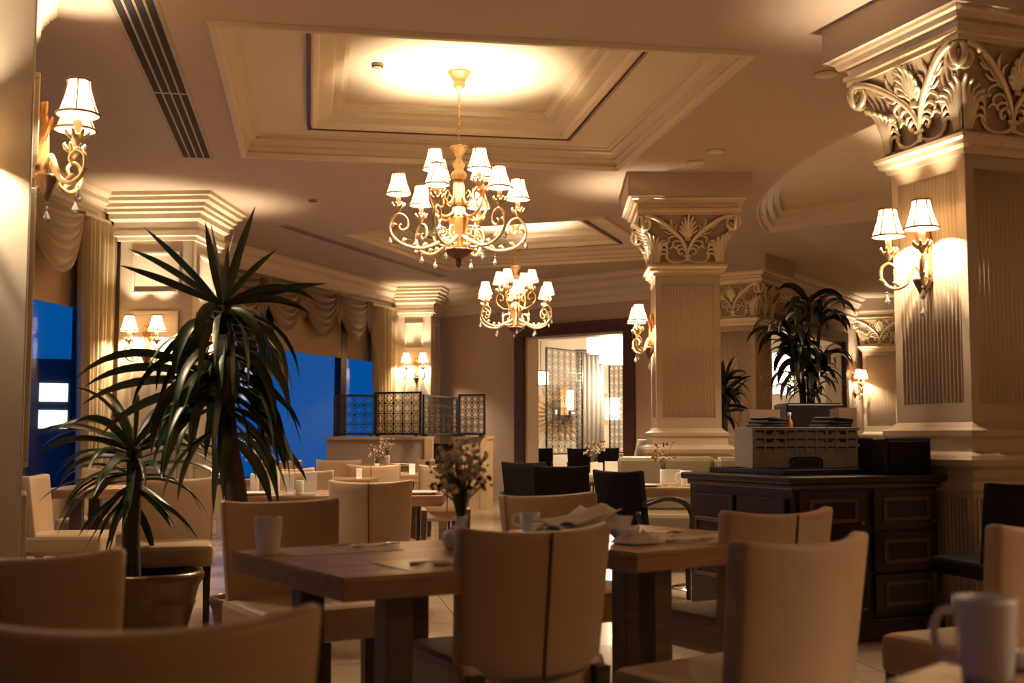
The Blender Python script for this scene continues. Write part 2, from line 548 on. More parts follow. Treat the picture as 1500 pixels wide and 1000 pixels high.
# crown cornices
prof_c = [(0.0, CEIL - 0.46), (0.03, CEIL - 0.46), (0.04, CEIL - 0.40), (0.07, CEIL - 0.38), (0.07, CEIL - 0.33), (0.11, CEIL - 0.27), (0.13, CEIL - 0.27), (0.13, CEIL - 0.20), (0.18, CEIL - 0.13), (0.21, CEIL - 0.12), (0.21, CEIL - 0.07), (0.27, CEIL - 0.03), (0.28, CEIL + 0.002)]
k = 0
for nm, pth in (('trim_1', [W1a + d1 * 0.05, W1b, W2a, W2b]), ('trim_2', [W3a, W3b, W4b])):
    lab = 'stepped plaster cornice above the windows' if k == 0 else 'stepped plaster cornice above the doorways'
    struct(obj(nm, MB().sweep(pth, prof_c, closed=False).mesh(nm, M['cornice'])), lab, 'cornice'); k += 1


# windows ------------------------------------------------------------
def window(name, P, d, a, b, z0, z1, mullions, label, blind_z=None, blinds=()):
    n = Vector((d.y, -d.x, 0))       # into the room
    ctr = P + d * ((a + b) / 2); rz = math.atan2(d.y, d.x)
    root = bpy.data.objects.new(name, None); COL.objects.link(root); root.location = ctr - n * 0.08; root.rotation_euler = (0, 0, rz)
    struct(root, label, 'window')
    W = b - a
    fr = MB()
    for z in (z0 + 0.04, z1 - 0.04): fr.box((0, 0, z), (W, 0.09, 0.08))
    for x in (-W / 2 + 0.05, W / 2 - 0.05): fr.box((x, 0, (z0 + z1) / 2), (0.1, 0.09, z1 - z0))
    obj('window_frame', fr.mesh('window_frame', M['wframe']), root)
    edges = [-W / 2 + 0.1]
    for m_ in mullions:
        x = m_ - (a + b) / 2
        obj('mullion', MB().box((0, 0, 0), (0.19, 0.12, z1 - z0 - 0.16)).mesh('mullion', M['wframe']), root, (x, 0, (z0 + z1) / 2))
        edges += [x - 0.095, x + 0.095]
    edges.append(W / 2 - 0.1)
    for i in range(0, len(edges), 2):
        x0, x1 = edges[i], edges[i + 1]
        obj('pane', MB().box((0, 0, 0), (x1 - x0, 0.012, z1 - z0 - 0.16)).mesh('pane', M['glass']), root, ((x0 + x1) / 2, 0, (z0 + z1) / 2))
        if blind_z:
            obj('roller_blind', MB().box((0, 0, 0), (x1 - x0 - 0.02, 0.008, z1 - 0.1 - blind_z)).mesh('roller_blind', M['blind']), root, ((x0 + x1) / 2, -0.055, (z1 - 0.1 + blind_z) / 2))
    return root


window('window_1', W2a, d2, win2[0], win2[1], 0.45, 3.4, [2.66, 4.95], 'dusk blue window with half drawn blinds under taupe swags', 2.40)
window('window_2', W1a, d1, win1[2][0], win1[2][1], 0.5, 3.42, [13.5, 15.65], 'tall dark framed dusk window beside the near pillar', 2.47)
window('window_3', W1a, d1, win1[1][0], win1[1][1], 0.5, 3.42, [7.9], 'dusk window nearest the front tables', 2.6)
window('window_4', W1a, d1, win1[0][0], win1[0][1], 0.5, 3.42, [3.0], 'dusk window behind the viewer', 2.6)


# doorways -----------------------------------------------------------
def doorway(name, P, d, a, b, h, label, fw=0.2, reveal='cornice'):
    rz = math.atan2(d.y, d.x)
    n = Vector((d.y, -d.x, 0))
    root = bpy.data.objects.new(name, None); COL.objects.link(root); root.location = P + d * ((a + b) / 2); root.rotation_euler = (0, 0, rz)
    struct(root, label, 'doorway')
    W = b - a
    for x in (-W / 2 - fw / 2 + 0.02, W / 2 + fw / 2 - 0.02):
        obj('door_jamb', MB().box((0, -0.03, h / 2), (fw, 0.08, h)).mesh('door_jamb', M['doorw']), root, (x, 0, 0), bevel=0.008)
    obj('door_head', MB().box((0, -0.03, h + fw / 2 - 0.02), (W + 2 * fw - 0.04, 0.085, fw)).mesh('door_head', M['doorw']), root, bevel=0.008)
    rv = MB()
    for x in (-W / 2 + 0.03, W / 2 - 0.03): rv.box((x, 0.16, h / 2 - 0.02), (0.06, 0.30, h - 0.04))
    rv.box((0, 0.16, h - 0.03), (W, 0.30, 0.06))
    obj('door_reveal', rv.mesh('door_reveal', M[reveal]), root)
    return root


doorway('door_1', W3o, d3, 1.6, 3.72, 2.83, 'wide doorway with dark wooden frame opening to the next room')
doorway('door_2', W3b, d4, 0.9, 5.2, 2.88, 'second doorway with dark frame behind the dark potted plant')

# far room behind the doorways
mb = MB(); wall_seg(mb, (-1.3, 22.2), (-1.9, 28.5), 0, 3.75); wall_seg(mb, (-1.9, 28.4), (11.0, 28.4), 0, 3.75)
struct(obj('wall_next_room', mb.mesh('wall_next_room', M['fwall'])), 'pale wall of the next room seen through the doorway', 'wall')


# ================================================================== COLUMNS
CH = 0.325


def bellw(t): return CH + 0.015 + 0.155 * t ** 2.0


BZ0, BZ1 = 2.88, 3.36


def face_pt(s, t, off=0.0):
    w_ = bellw(t)
    return Vector((s * w_, -(w_ + off), BZ0 + t * (BZ1 - BZ0)))


def fcurve(pts, off, k=5):
    return [face_pt(p.x, p.y, off) for p in spline([(a, b, 0) for a, b in pts], k)]


def taper(n, r0, rm, r1):
    return [r0 + (rm - r0) * (2 * i / (n - 1)) if i < n / 2 else rm + (r1 - rm) * (2 * i / (n - 1) - 1) for i in range(n)]


def make_column(name):
    root = thing(name, '', 'column')
    # plinth with fluting
    mb = MB()
    mb.box((0, 0, 0.06), (0.92, 0.92, 0.12)); mb.box((0, 0, 0.46), (0.82, 0.82, 0.68))
    for q in range(4):
        R = Matrix.Rotation(q * PI / 2, 4, 'Z')
        for i in range(26):
            mb.box((-0.38 + 0.0304 * i, -0.414, 0.46), (0.018, 0.016, 0.62), 0, R)
    obj('plinth', mb.mesh('plinth', M['shaft']), root)
    sq = lambda h: [(-h, -h), (h, -h), (h, h), (-h, h)]
    mb = MB()
    pr = [(0.085, 0.80), (0.11, 0.82), (0.11, 0.87), (0.085, 0.89), (0.085, 0.93), (0.125, 0.95), (0.135, 0.985), (0.12, 1.01), (0.06, 1.03), (0.05, 1.10), (0.065, 1.12), (0.065, 1.15), (0.03, 1.17), (0.0, 1.20), (-0.2, 1.20)]
    mb.sweep(sq(CH), pr)
    obj('base_moulding', mb.mesh('base_moulding', M['shaft']), root)
    # shaft, with ribs standing in a sunk panel
    mb = MB()
    mb.box((0, 0, 1.97), (2 * CH - 0.012, 2 * CH - 0.012, 1.56))
    for q in range(4):
        R = Matrix.Rotation(q * PI / 2, 4, 'Z')
        mb.box((0, -CH + 0.004, 1.245), (2 * CH, 0.012, 0.11), 0, R); mb.box((0, -CH + 0.004, 2.715), (2 * CH, 0.012, 0.09), 0, R)
        for s_ in (-1, 1): mb.box((s_ * (CH - 0.03), -CH + 0.004, 1.985), (0.06, 0.012, 1.37), 0, R)
        for i in range(17):
            x = -0.256 + 0.032 * i
            mb.tube([(x, -CH + 0.0205, 1.31), (x, -CH + 0.0205, 2.66)], 0.02, 14, R)
    obj('shaft', mb.mesh('shaft', M['shaft']), root)
    mb = MB()
    mb.sweep(sq(CH), [(-0.02, 2.745), (0.02, 2.745), (0.025, 2.775), (0.055, 2.79), (0.06, 2.815), (0.075, 2.83), (0.075, 2.85), (0.045, 2.862), (0.02, 2.885), (-0.1, 2.885)])
    obj('neck_moulding', mb.mesh('neck_moulding', M['gilt']), root)
    mb = MB()
    nz = 8
    P = []
    for k in range(nz + 1):
        w_ = bellw(k / nz); z = BZ0 + (BZ1 - BZ0) * k / nz
        P += [(-w_, -w_, z), (w_, -w_, z), (w_, w_, z), (-w_, w_, z)]
    F = []
    for k in range(nz):
        for i in range(4):
            j = (i + 1) % 4
            F.append((k * 4 + i, k * 4 + j, k * 4 + 4 + j, k * 4 + 4 + i))
    mb.add(P, F)
    obj('bell', mb.mesh('bell', M['giltback']), root)
    # relief, one set for one face, turned to the four faces
    pal = MB()
    for i in range(-4, 5):
        a = i * 0.27
        ln = 0.46 - 0.035 * abs(i)
        tip = (math.sin(a) * ln * 0.78, 0.50 + math.cos(a) * ln)
        mid = (math.sin(a) * ln * 0.30, 0.50 + math.cos(a) * ln * 0.55)
        c = fcurve([(0, 0.47), mid, tip], 0.012, 4)
        c[-1] = c[-1] + Vector((0, -0.035, 0)); c[-2] = c[-2] + Vector((0, -0.018, 0))
        pal.tube(c, taper(len(c), 0.006, 0.021, 0.009), 6)
    pal.box(face_pt(0, 0.48, 0.02), (0.05, 0.04, 0.03))
    palm = pal.mesh('palmette', M['gilt'])
    stm, vol, aca, scr = {}, {}, {}, {}
    for s_ in (-1, 1):
        a = MB()
        c = fcurve([(0, 0.13), (s_ * 0.05, 0.30), (s_ * 0.17, 0.48), (s_ * 0.42, 0.70), (s_ * 0.72, 0.90), (s_ * 0.93, 0.955)], 0.02)
        a.tube(c, taper(len(c), 0.013, 0.022, 0.024), 6)
        c = fcurve([(s_ * 0.10, 0.30), (s_ * 0.22, 0.50), (s_ * 0.46, 0.66), (s_ * 0.72, 0.84)], 0.012)
        a.tube(c, taper(len(c), 0.006, 0.011, 0.008), 5)
        c = fcurve([(s_ * 0.16, 0.42), (s_ * 0.30, 0.46), (s_ * 0.42, 0.40), (s_ * 0.38, 0.33)], 0.012)
        a.tube(c, taper(len(c), 0.008, 0.012, 0.008), 5)
        c = fcurve([(s_ * 0.20, 0.50), (s_ * 0.36, 0.56), (s_ * 0.52, 0.50), (s_ * 0.50, 0.42)], 0.012)
        a.tube(c, taper(len(c), 0.008, 0.013, 0.008), 5)
        for q0, q1, q2 in (((0.24, 0.56), (0.30, 0.72), (0.22, 0.80)), ((0.34, 0.64), (0.46, 0.60), (0.60, 0.66)), ((0.12, 0.36), (0.26, 0.36), (0.34, 0.28)), ((0.44, 0.72), (0.60, 0.72), (0.70, 0.78)), ((0.30, 0.62), (0.40, 0.80), (0.36, 0.90))):
            c = fcurve([(s_ * q0[0], q0[1]), (s_ * q1[0], q1[1]), (s_ * q2[0], q2[1])], 0.012, 4)
            a.tube(c, taper(len(c), 0.007, 0.014, 0.006), 5)
        stm[s_] = a.mesh('scroll_stem', M['gilt'])
        b = MB()
        pts = []
        for k in range(26):
            th = k / 25 * 2 * PI * 1.8
            r = 0.082 * (1 - k / 25 * 0.86)
            cpt = face_pt(s_ * 1.0, 0.81, 0.025)
            pts.append(cpt + Vector((s_ * r * math.sin(th), -0.012 * k / 25, r * math.cos(th))))
        b.tube(pts, taper(26, 0.024, 0.020, 0.012), 6)
        vol[s_] = b.mesh('volute', M['gilt'])
        c_ = MB()
        for i in range(5):
            f = i / 4
            c = fcurve([(s_ * (0.97 - 0.10 * f), 0.0), (s_ * (0.96 - 0.16 * f), 0.25), (s_ * (0.98 - 0.26 * f), 0.46 - 0.02 * i), (s_ * (1.0 - 0.44 * f), 0.62 - 0.05 * i)], 0.012, 4)
            c[-1] = c[-1] + Vector((s_ * 0.01, -0.045, -0.008)); c[-2] = c[-2] + Vector((0, -0.025, 0)); c[-3] = c[-3] + Vector((0, -0.01, 0))
            c_.tube(c, taper(len(c), 0.014, 0.024, 0.011), 6)
        for i in range(4):
            t0 = 0.10 + 0.09 * i
            c = fcurve([(s_ * 0.86, t0), (s_ * (0.72 - 0.02 * i), t0 + 0.09), (s_ * 0.60, t0 + 0.06), (s_ * 0.58, t0 - 0.01)], 0.014, 4)
            c_.tube(c, taper(len(c), 0.009, 0.015, 0.008), 5)
        aca[s_] = c_.mesh('acanthus_leaf', M['gilt'])
        e = MB()
        c = fcurve([(0, 0.14), (s_ * 0.06, 0.04), (s_ * 0.30, -0.005), (s_ * 0.52, 0.03), (s_ * 0.64, 0.14), (s_ * 0.54, 0.20)], 0.012)
        e.tube(c, taper(len(c), 0.014, 0.015, 0.010), 6)
        c = fcurve([(0, 0.15), (s_ * 0.05, 0.24), (s_ * 0.16, 0.30), (s_ * 0.26, 0.24), (s_ * 0.20, 0.17), (s_ * 0.15, 0.22)], 0.014)
        e.tube(c, taper(len(c), 0.013, 0.015, 0.010), 6)
        c = fcurve([(s_ * 0.26, 0.26), (s_ * 0.40, 0.34), (s_ * 0.52, 0.28)], 0.010)
        e.tube(c, taper(len(c), 0.007, 0.013, 0.006), 5)
        scr[s_] = e.mesh('foot_scroll', M['gilt'])
    knot = MB()
    knot.box(face_pt(0, 0.14, 0.015), (0.085, 0.035, 0.022)); knot.box(face_pt(0, 0.06, 0.012), (0.04, 0.03, 0.05))
    knot = knot.mesh('knot', M['gilt'])
    for q in range(4):
        rot = (0, 0, q * PI / 2)
        obj('palmette', palm, root, rot=rot); obj('knot', knot, root, rot=rot)
        for s_ in (-1, 1):
            obj('scroll_stem', stm[s_], root, rot=rot); obj('volute', vol[s_], root, rot=rot)
            obj('acanthus_leaf', aca[s_], root, rot=rot); obj('foot_scroll', scr[s_], root, rot=rot)
    mb = MB()
    mb.sweep(sq(CH), [(0.10, 3.345), (0.185, 3.345), (0.185, 3.375), (0.20, 3.385), (0.20, 3.41), (0.175, 3.42), (0.185, 3.45), (0.225, 3.46), (0.235, 3.49), (0.255, 3.50), (0.255, 3.52), (0.10, 3.52)])
    obj('abacus', mb.mesh('abacus', M['gilt']), root)
    mb = MB(); mb.box((0, 0, 3.635), (2 * CH + 0.58, 2 * CH + 0.58, 0.235))
    obj('impost_block', mb.mesh('impost_block', M['ceil']), root)
    return root


col0 = make_column('fluted_column')
cols = []
F = at(1418, 400, 6.75); F.z = 0
u_ = Vector((-SIN(20.5), COS(20.5), 0)); v_ = Vector((COS(20.5), SIN(20.5), 0))
CC1 = F + u_ * CH + v_ * CH
cols.append(put(col0, USED, CC1, math.radians(20.5), 'large fluted square column nearest, gilded capital, beside the sideboard', 'gilded columns'))
CC2 = Vector((at(1003, 500, 12.35).x, 12.35, 0))
cols.append(put(col0, USED, CC2, math.radians(-2), 'fluted square column between the doorway and the dark sideboard', 'gilded columns'))
CC3 = at(1106, 500, 17.35); CC3.z = 0
CC3 = CC3 + Vector((SIN(-57), COS(-57), 0)) * CH + Vector((SIN(33), COS(33), 0)) * CH
cols.append(put(col0, USED, CC3, math.radians(-33), 'fluted column standing at the wall corner between both doorways', 'gilded columns'))
CC4 = at(1289, 500, 23.2); CC4.z = 0
cols.append(put(col0, USED, CC4, math.radians(-18), 'farthest pale gilded column glowing beside wall lamps', 'gilded columns'))


# panelled pillars
def pillar(name, label, c, rz, w_, dp, faces, ck=1.0):
    root = thing(name, label, 'pillar', c, rz)
    H = CEIL - 0.45 * ck
    mb = MB(); mb.box((0, 0, H / 2), (w_, dp, H))
    obj('pillar_body', mb.mesh('pillar_body', M['pillar']), root, bevel=0.012)
    mb = MB()
    pth = [(-w_ / 2, -dp / 2), (w_ / 2, -dp / 2), (w_ / 2, dp / 2), (-w_ / 2, dp / 2)]
    z = CEIL
    mb.sweep(pth, [(o_ * ck, z + (q_ - z) * ck) for o_, q_ in [(0.0, z - 0.50), (0.03, z - 0.50), (0.03, z - 0.46), (0.06, z - 0.45), (0.06, z - 0.40), (0.055, z - 0.39), (0.055, z - 0.30), (0.10, z - 0.27), (0.10, z - 0.215), (0.14, z - 0.20), (0.14, z - 0.165), (0.17, z - 0.15), (0.17, z - 0.11), (0.22, z - 0.09), (0.22, z - 0.05), (0.26, z - 0.04), (0.26, z), (0, z)]])
    obj('pillar_cornice', mb.mesh('pillar_cornice', M['cornice']), root)
    mb = MB(); mb.box((0, 0, 0.08), (w_ + 0.06, dp + 0.06, 0.16))
    obj('pillar_skirting', mb.mesh('pillar_skirting', M['pillar']), root, bevel=0.01)
    for fa in faces:
        R = Matrix.Rotation({'front': 0, 'right': PI / 2, 'left': -PI / 2}[fa], 4, 'Z')
        ww = w_ if fa == 'front' else dp; dd = dp if fa == 'front' else w_
        for (z0, z1) in ((2.66, 3.13), (0.95, 2.48), (0.3, 0.8)):
            mb = MB()
            hw = ww / 2 - 0.14; t = 0.035
            y = -dd / 2 - 0.011
            mb.box((0, y, z0 + t / 2), (2 * hw, 0.034, t), 0, R); mb.box((0, y, z1 - t / 2), (2 * hw, 0.034, t), 0, R)
            for s_ in (-1, 1): mb.box((s_ * (hw - t / 2), y, (z0 + z1) / 2), (t, 0.034, z1 - z0 - 2 * t), 0, R)
            obj('panel_moulding', mb.mesh('panel_moulding', M['pillar']), root, bevel=0.008)
    return root


PB = Vector(((-4.27 - 3.46) / 2, 12.9 + 0.42, 0))
pillar('panelled_pillar', 'cream panelled pillar with stepped cornice behind the yucca', PB, math.radians(-3.8), 0.82, 0.86, ['front', 'right'])
PF = at(612, 500, 21.1); PF.z = 0
pillar('panelled_pillar', 'distant cream panelled pillar beside the gathered curtain and iron screen', PF + Vector((0, 0.3, 0)), math.radians(-10), 0.62, 0.7, ['front', 'right'])
an = Vector((-0.383, 0.924, 0)); bn = Vector((0.924, 0.383, 0))
NP0 = at(39, 500, 6.3); NP0.z = 0
pillar('panelled_pillar', 'near pillar cut by the picture edge carrying a gold lamp', NP0 - bn * 0.45 + an * 0.45, math.atan2(bn.y, bn.x), 0.9, 0.9, ['right'], 0.45)

# ================================================================== LAMPS
SHB, SHT, SHH = 0.098, 0.052, 0.165


def shade_r(t): return SHT + (SHB - SHT) * (1 - t) ** 1.6


mb = MB()
NS = 24
prof = [(shade_r(k / 8), SHH * k / 8) for k in range(9)]
mb.lathe(prof, NS, cap=False)
ME_SHADE = mb.mesh('lamp_shade', SHADE)
mb = MB()
for zz, r in ((0.0, SHB), (SHH, SHT)):
    mb.tube([(math.cos(2 * PI * i / 20) * (r + 0.001), math.sin(2 * PI * i / 20) * (r + 0.001), zz) for i in range(20)], 0.0060, 5, closed=True)
for i in range(6):
    a = 2 * PI * i / 6 + 0.4
    mb.tube([(math.cos(a) * (shade_r(k / 6) + 0.001), math.sin(a) * (shade_r(k / 6) + 0.001), SHH * k / 6) for k in range(7)], 0.0044, 4)
ME_TRIM = mb.mesh('shade_trim', M['trim'])
mb = MB(); mb.lathe([(0.019, 0), (0.019, 0.11), (0.012, 0.115), (0.008, 0.118)], 12)
ME_CANDLE = mb.mesh('candle', M['candle'])
mb = MB()
mb.lathe([(0.004, -0.045), (0.016, -0.03), (0.028, -0.012), (0.034, 0.004), (0.030, 0.012)], 14)
for i in range(7):
    a = 2 * PI * i / 7
    mb.tube([(0.026 * math.cos(a), 0.026 * math.sin(a), -0.008), (0.044 * math.cos(a), 0.044 * math.sin(a), 0.008), (0.052 * math.cos(a), 0.052 * math.sin(a), 0.026), (0.046 * math.cos(a), 0.046 * math.sin(a), 0.034)], [0.009, 0.011, 0.009, 0.004], 5)
ME_CUP = mb.mesh('candle_cup', M['cream'])
mb = MB()
mb.tube([(0, 0, 0), (0, 0, -0.03)], 0.0015, 4)
mb.lathe([(0.0, -0.03), (0.009, -0.038), (0.0, -0.047)], 6, smooth=False, cap=False)
mb.lathe([(0.0, -0.048), (0.006, -0.06), (0.019, -0.092), (0.012, -0.108), (0.0, -0.115)], 8, smooth=False, cap=False)
ME_DROP = mb.mesh('crystal_drop', M['crystal'])


def lamp_light(parent, loc, power=None):
    l = bpy.data.lights.new('bulb_light', 'POINT'); l.energy = power or LAMP_W; l.color = LAMP_C; l.shadow_soft_size = 0.025
    o = bpy.data.objects.new('bulb_light', l); COL.objects.link(o); o.parent = parent; o.location = loc


def candle_lamp(root, loc, power=None):
    """cup, candle sleeve and fabric shade on an arm end"""
    x, y, z = loc
    obj('candle_cup', ME_CUP, root, (x, y, z + 0.03))
    obj('candle', ME_CANDLE, root, (x, y, z + 0.035))
    sh = obj('lamp_shade', ME_SHADE, root, (x, y, z + 0.135), rot=(0, 0, x * 7 + y * 3))
    obj('shade_trim', ME_TRIM, sh)
    lamp_light(root, (x, y, z + 0.205), power)


def arm_mesh(pts, r0, name, m_):
    mb = MB()
    c = spline(pts, 6)
    n = len(c)
    mb.tube(c, [r0 * (1.15 - 0.55 * i / (n - 1)) for i in range(n)], 8)
    return mb, c


def make_chandelier(name):
    root = thing(name, '', 'chandelier')     # origin: ceiling point
    mb = MB(); mb.lathe([(0.095, 0), (0.095, -0.012), (0.085, -0.02), (0.06, -0.06), (0.045, -0.09), (0.05, -0.10), (0.042, -0.13), (0.02, -0.15), (0.008, -0.16)], 24, flute=12, fa=0.05)
    obj('canopy', mb.mesh('canopy', M['brass']), root)
    ztop = -0.62
    mb = MB()
    n = 15
    for i in range(n):
        z = -0.155 + (ztop + 0.155) * (i + 0.5) / n
        a = (i % 2) * PI / 2
        mb.tube([(0.009 * math.cos(t) * math.cos(a), 0.009 * math.cos(t) * math.sin(a), z + 0.021 * math.sin(t)) for t in [2 * PI * k / 8 for k in range(8)]], 0.0035, 4, closed=True)
    obj('chain', mb.mesh('chain', M['brass']), root)
    mb = MB(); mb.lathe([(0.005, ztop + 0.02), (0.07, ztop), (0.072, ztop - 0.015), (0.045, ztop - 0.04), (0.030, ztop - 0.075), (0.022, ztop - 0.10), (0.045, ztop - 0.13), (0.048, ztop - 0.16), (0.032, ztop - 0.19), (0.052, ztop - 0.21), (0.062, ztop - 0.235), (0.052, ztop - 0.265), (0.034, ztop - 0.275)], 24, flute=8, fa=0.06)
    obj('top_vase', mb.mesh('top_vase', M['cream']), root)
    z = ztop - 0.275
    mb = MB(); mb.lathe([(0.034, z), (0.042, z - 0.05), (0.046, z - 0.17), (0.052, z - 0.20), (0.036, z - 0.215)], 24, flute=10, fa=0.08)
    obj('stem', mb.mesh('stem', M['brass']), root)
    z = z - 0.215
    mb = MB(); mb.lathe([(0.036, z), (0.052, z - 0.015), (0.056, z - 0.05), (0.060, z - 0.075), (0.075, z - 0.085)], 24)
    obj('collar', mb.mesh('collar', M['cream']), root)
    z = z - 0.085
    mb = MB(); mb.lathe([(0.072, z), (0.078, z - 0.02), (0.068, z - 0.09), (0.048, z - 0.17), (0.042, z - 0.24), (0.05, z - 0.262)], 28, flute=10, fa=0.07)
    obj('body', mb.mesh('body', M['brass']), root)
    z = z - 0.262
    zb = z
    mb = MB(); mb.lathe([(0.05, z), (0.118, z - 0.004), (0.122, z - 0.016), (0.10, z - 0.035), (0.072, z - 0.062), (0.05, z - 0.075), (0.024, z - 0.085)], 28)
    obj('bowl', mb.mesh('bowl', M['bronze']), root)
    mb = MB(); mb.lathe([(0.02, z - 0.083), (0.026, z - 0.10), (0.018, z - 0.118), (0.024, z - 0.13), (0.0, z - 0.16)], 14)
    obj('finial', mb.mesh('finial', M['bronze']), root)
    # lower arms: heights relative to zb (bowl top)
    low = [(0.05, 0, 0.10), (0.15, 0, 0.05), (0.30, 0, -0.005), (0.45, 0, 0.02), (0.545, 0, 0.10), (0.55, 0, 0.20), (0.49, 0, 0.265), (0.425, 0, 0.235), (0.415, 0, 0.165), (0.46, 0, 0.135), (0.485, 0, 0.165), (0.465, 0, 0.185)]
    mb, c = arm_mesh(low, 0.0135, 'arm', M['cream'])
    c2 = spline([(0.06, 0, 0.04), (0.13, 0, 0.02), (0.20, 0, 0.07), (0.19, 0, 0.15), (0.12, 0, 0.17), (0.10, 0, 0.12), (0.14, 0, 0.10)], 5)
    mb.tube(c2, [0.011 - 0.006 * i / len(c2) for i in range(len(c2))], 6)
    for (px_, pz) in ((0.30, 0.0), (0.47, 0.03), (0.55, 0.15), (0.38, 0.0)):
        mb.tube([(px_, 0, pz), (px_ - 0.03, 0.008, pz + 0.035), (px_ - 0.05, 0.0, pz + 0.03)], [0.010, 0.015, 0.004], 5)
    me_low = mb.mesh('arm', M['cream'])
    up = [(0.045, 0, 0.30), (0.12, 0, 0.25), (0.20, 0, 0.26), (0.285, 0, 0.33), (0.30, 0, 0.42), (0.25, 0, 0.465), (0.195, 0, 0.43), (0.205, 0, 0.37), (0.245, 0, 0.385)]
    mb, c = arm_mesh(up, 0.0115, 'arm', M['cream'])
    c2 = spline([(0.05, 0, 0.42), (0.10, 0, 0.36), (0.15, 0, 0.40), (0.12, 0, 0.46), (0.09, 0, 0.43)], 5)
    mb.tube(c2, [0.009 - 0.005 * i / len(c2) for i in range(len(c2))], 6)
    me_up = mb.mesh('arm', M['brass'])
    for i in range(6):
        a = 2 * PI * i / 6 + 0.22
        obj('arm', me_low, root, (0, 0, zb), (0, 0, a))
        candle_lamp(root, (0.49 * math.cos(a), 0.49 * math.sin(a), zb + 0.29))
        for r, dz in ((0.30, -0.015), (0.555, 0.13)):
            obj('crystal_drop', ME_DROP, root, (r * math.cos(a), r * math.sin(a), zb + dz))
    for i in range(4):
        a = 2 * PI * i / 4 + 0.75
        obj('arm', me_up, root, (0, 0, zb), (0, 0, a))
        candle_lamp(root, (0.25 * math.cos(a), 0.25 * math.sin(a), zb + 0.475))
        obj('crystal_drop', ME_DROP, root, (0.2 * math.cos(a), 0.2 * math.sin(a), zb + 0.245))
    return root


ch0 = make_chandelier('chandelier')
put(ch0, USED, (C1.x, C1.y, COFFER_TOP), 0.0, 'large gold chandelier with ten shades hanging from the nearest coffer', 'chandeliers')
put(ch0, USED, (C2.x, C2.y, COFFER_TOP), 0.35, 'farther gold chandelier hanging before the back wall doorway', 'chandeliers')
put(ch0, USED, (4.32, 10.8, zr + 0.249), 0.6, 'unseen gold chandelier added behind the nearest column to brighten the round recess', 'chandeliers')  # added out of view to brighten the recess top
put(ch0, USED, (4.0, 1.8, CEIL), 0.1, 'unseen gold chandelier added out to the side to light the front tables', 'chandeliers')  # added beside the camera as light for the front chairs


def make_sconce(name):
    """wall at y = 0, projecting to -y"""
    root = thing(name, '', 'wall lamp')
    mb = MB()
    mb.tube([(0, -0.012, -0.16), (0, -0.02, -0.05), (0, -0.02, 0.08), (0, -0.015, 0.2), (0, -0.01, 0.25)], [0.03, 0.042, 0.036, 0.03, 0.012], 10, flat=0.45)
    for s_ in (-1, 1):
        c = spline([(0, -0.02, 0.16), (s_ * 0.035, -0.03, 0.24), (s_ * 0.05, -0.03, 0.20), (s_ * 0.03, -0.03, 0.18)], 4)
        mb.tube(c, 0.009, 5)
    for i in range(-2, 3):
        mb.tube([(i * 0.014, -0.03, 0.06), (i * 0.02, -0.045, 0.14), (i * 0.024, -0.06, 0.17)], [0.007, 0.010, 0.005], 5)
    obj('backplate', mb.mesh('backplate', M['brass']), root)
    mb = MB(); mb.lathe([(0.0, -0.23), (0.012, -0.215), (0.03, -0.17), (0.052, -0.12), (0.056, -0.108), (0.03, -0.10)], 16, M=Matrix.Translation((0, -0.045, 0)), flute=8, fa=0.08)
    obj('cup', mb.mesh('cup', M['bronze']), root)
    pts = [(0, -0.03, -0.08), (0, -0.07, -0.02), (0, -0.10, -0.06), (0, -0.13, -0.13), (0, -0.20, -0.155), (0, -0.265, -0.11), (0, -0.27, -0.03), (0, -0.225, 0.0), (0, -0.185, -0.035), (0, -0.20, -0.07)]
    mb, c = arm_mesh(pts, 0.0135, 'arm', M['brass'])
    for (yy, zz) in ((-0.16, -0.15), (-0.24, -0.13)):
        mb.tube([(0, yy, zz), (0.012, yy - 0.03, zz + 0.03), (0, yy - 0.05, zz + 0.035)], [0.008, 0.013, 0.003], 5)
    me = mb.mesh('arm', M['cream'])
    for s_ in (-1, 1):
        a = s_ * math.radians(42)
        obj('arm', me, root, (0, 0, 0), (0, 0, a))
        x, y = 0.225 * math.sin(a), -0.225 * math.cos(a)
        candle_lamp(root, (x, y, 0.03))
        obj('crystal_drop', ME_DROP, root, (0.24 * math.sin(a), -0.24 * math.cos(a), -0.14))
    obj('crystal_drop', ME_DROP, root, (0, -0.045, -0.22))
    return root


sc0 = make_sconce('wall_sconce')


def sconce(pt, nrm, label, sc=None):
    """pt on the wall, nrm outward from the wall"""
    put(sc0, USED, pt, math.atan2(nrm.y, nrm.x) + PI / 2, label, 'gold wall lamps', sc)


# on the big column's left face
p = F + u_ * CH * 1.0; p.z = 2.16
sconce(p + Vector((-v_.x, -v_.y, 0)) * 0.005, -v_, 'two shade gold wall lamp glowing on the nearest fluted column', (1, 1, 1))
# bend pillar, front and right faces
Rb = Matrix.Rotation(math.radians(-3.8), 3, 'Z')
sconce(PB + Rb @ Vector((-0.06, -0.445, 2.08)), Rb @ Vector((0, -1, 0)), 'two shade gold wall lamp on the front panel of the pillar behind the yucca')
sconce(PB + Rb @ Vector((0.425, 0.02, 2.08)), Rb @ Vector((1, 0, 0)), 'two shade wall lamp half hidden by yucca leaves on the pillar side')
Rf = Matrix.Rotation(math.radians(-10), 3, 'Z')
sconce(PF + Vector((0, 0.3, 2.25)) + Rf @ Vector((0.06, -0.365, 0)), Rf @ Vector((0, -1, 0)), 'small distant wall lamp on the pillar beside the gathered curtain')
p = NP0 + an * 0.40; p.z = 2.73
sconce(p + bn * 0.03, bn, 'ornate gold wall lamp on the near pillar at the picture edge', (1.2, 1.2, 1.2))
p = NP0 - bn * 0.45 - an * 0.005; p.z = 2.45
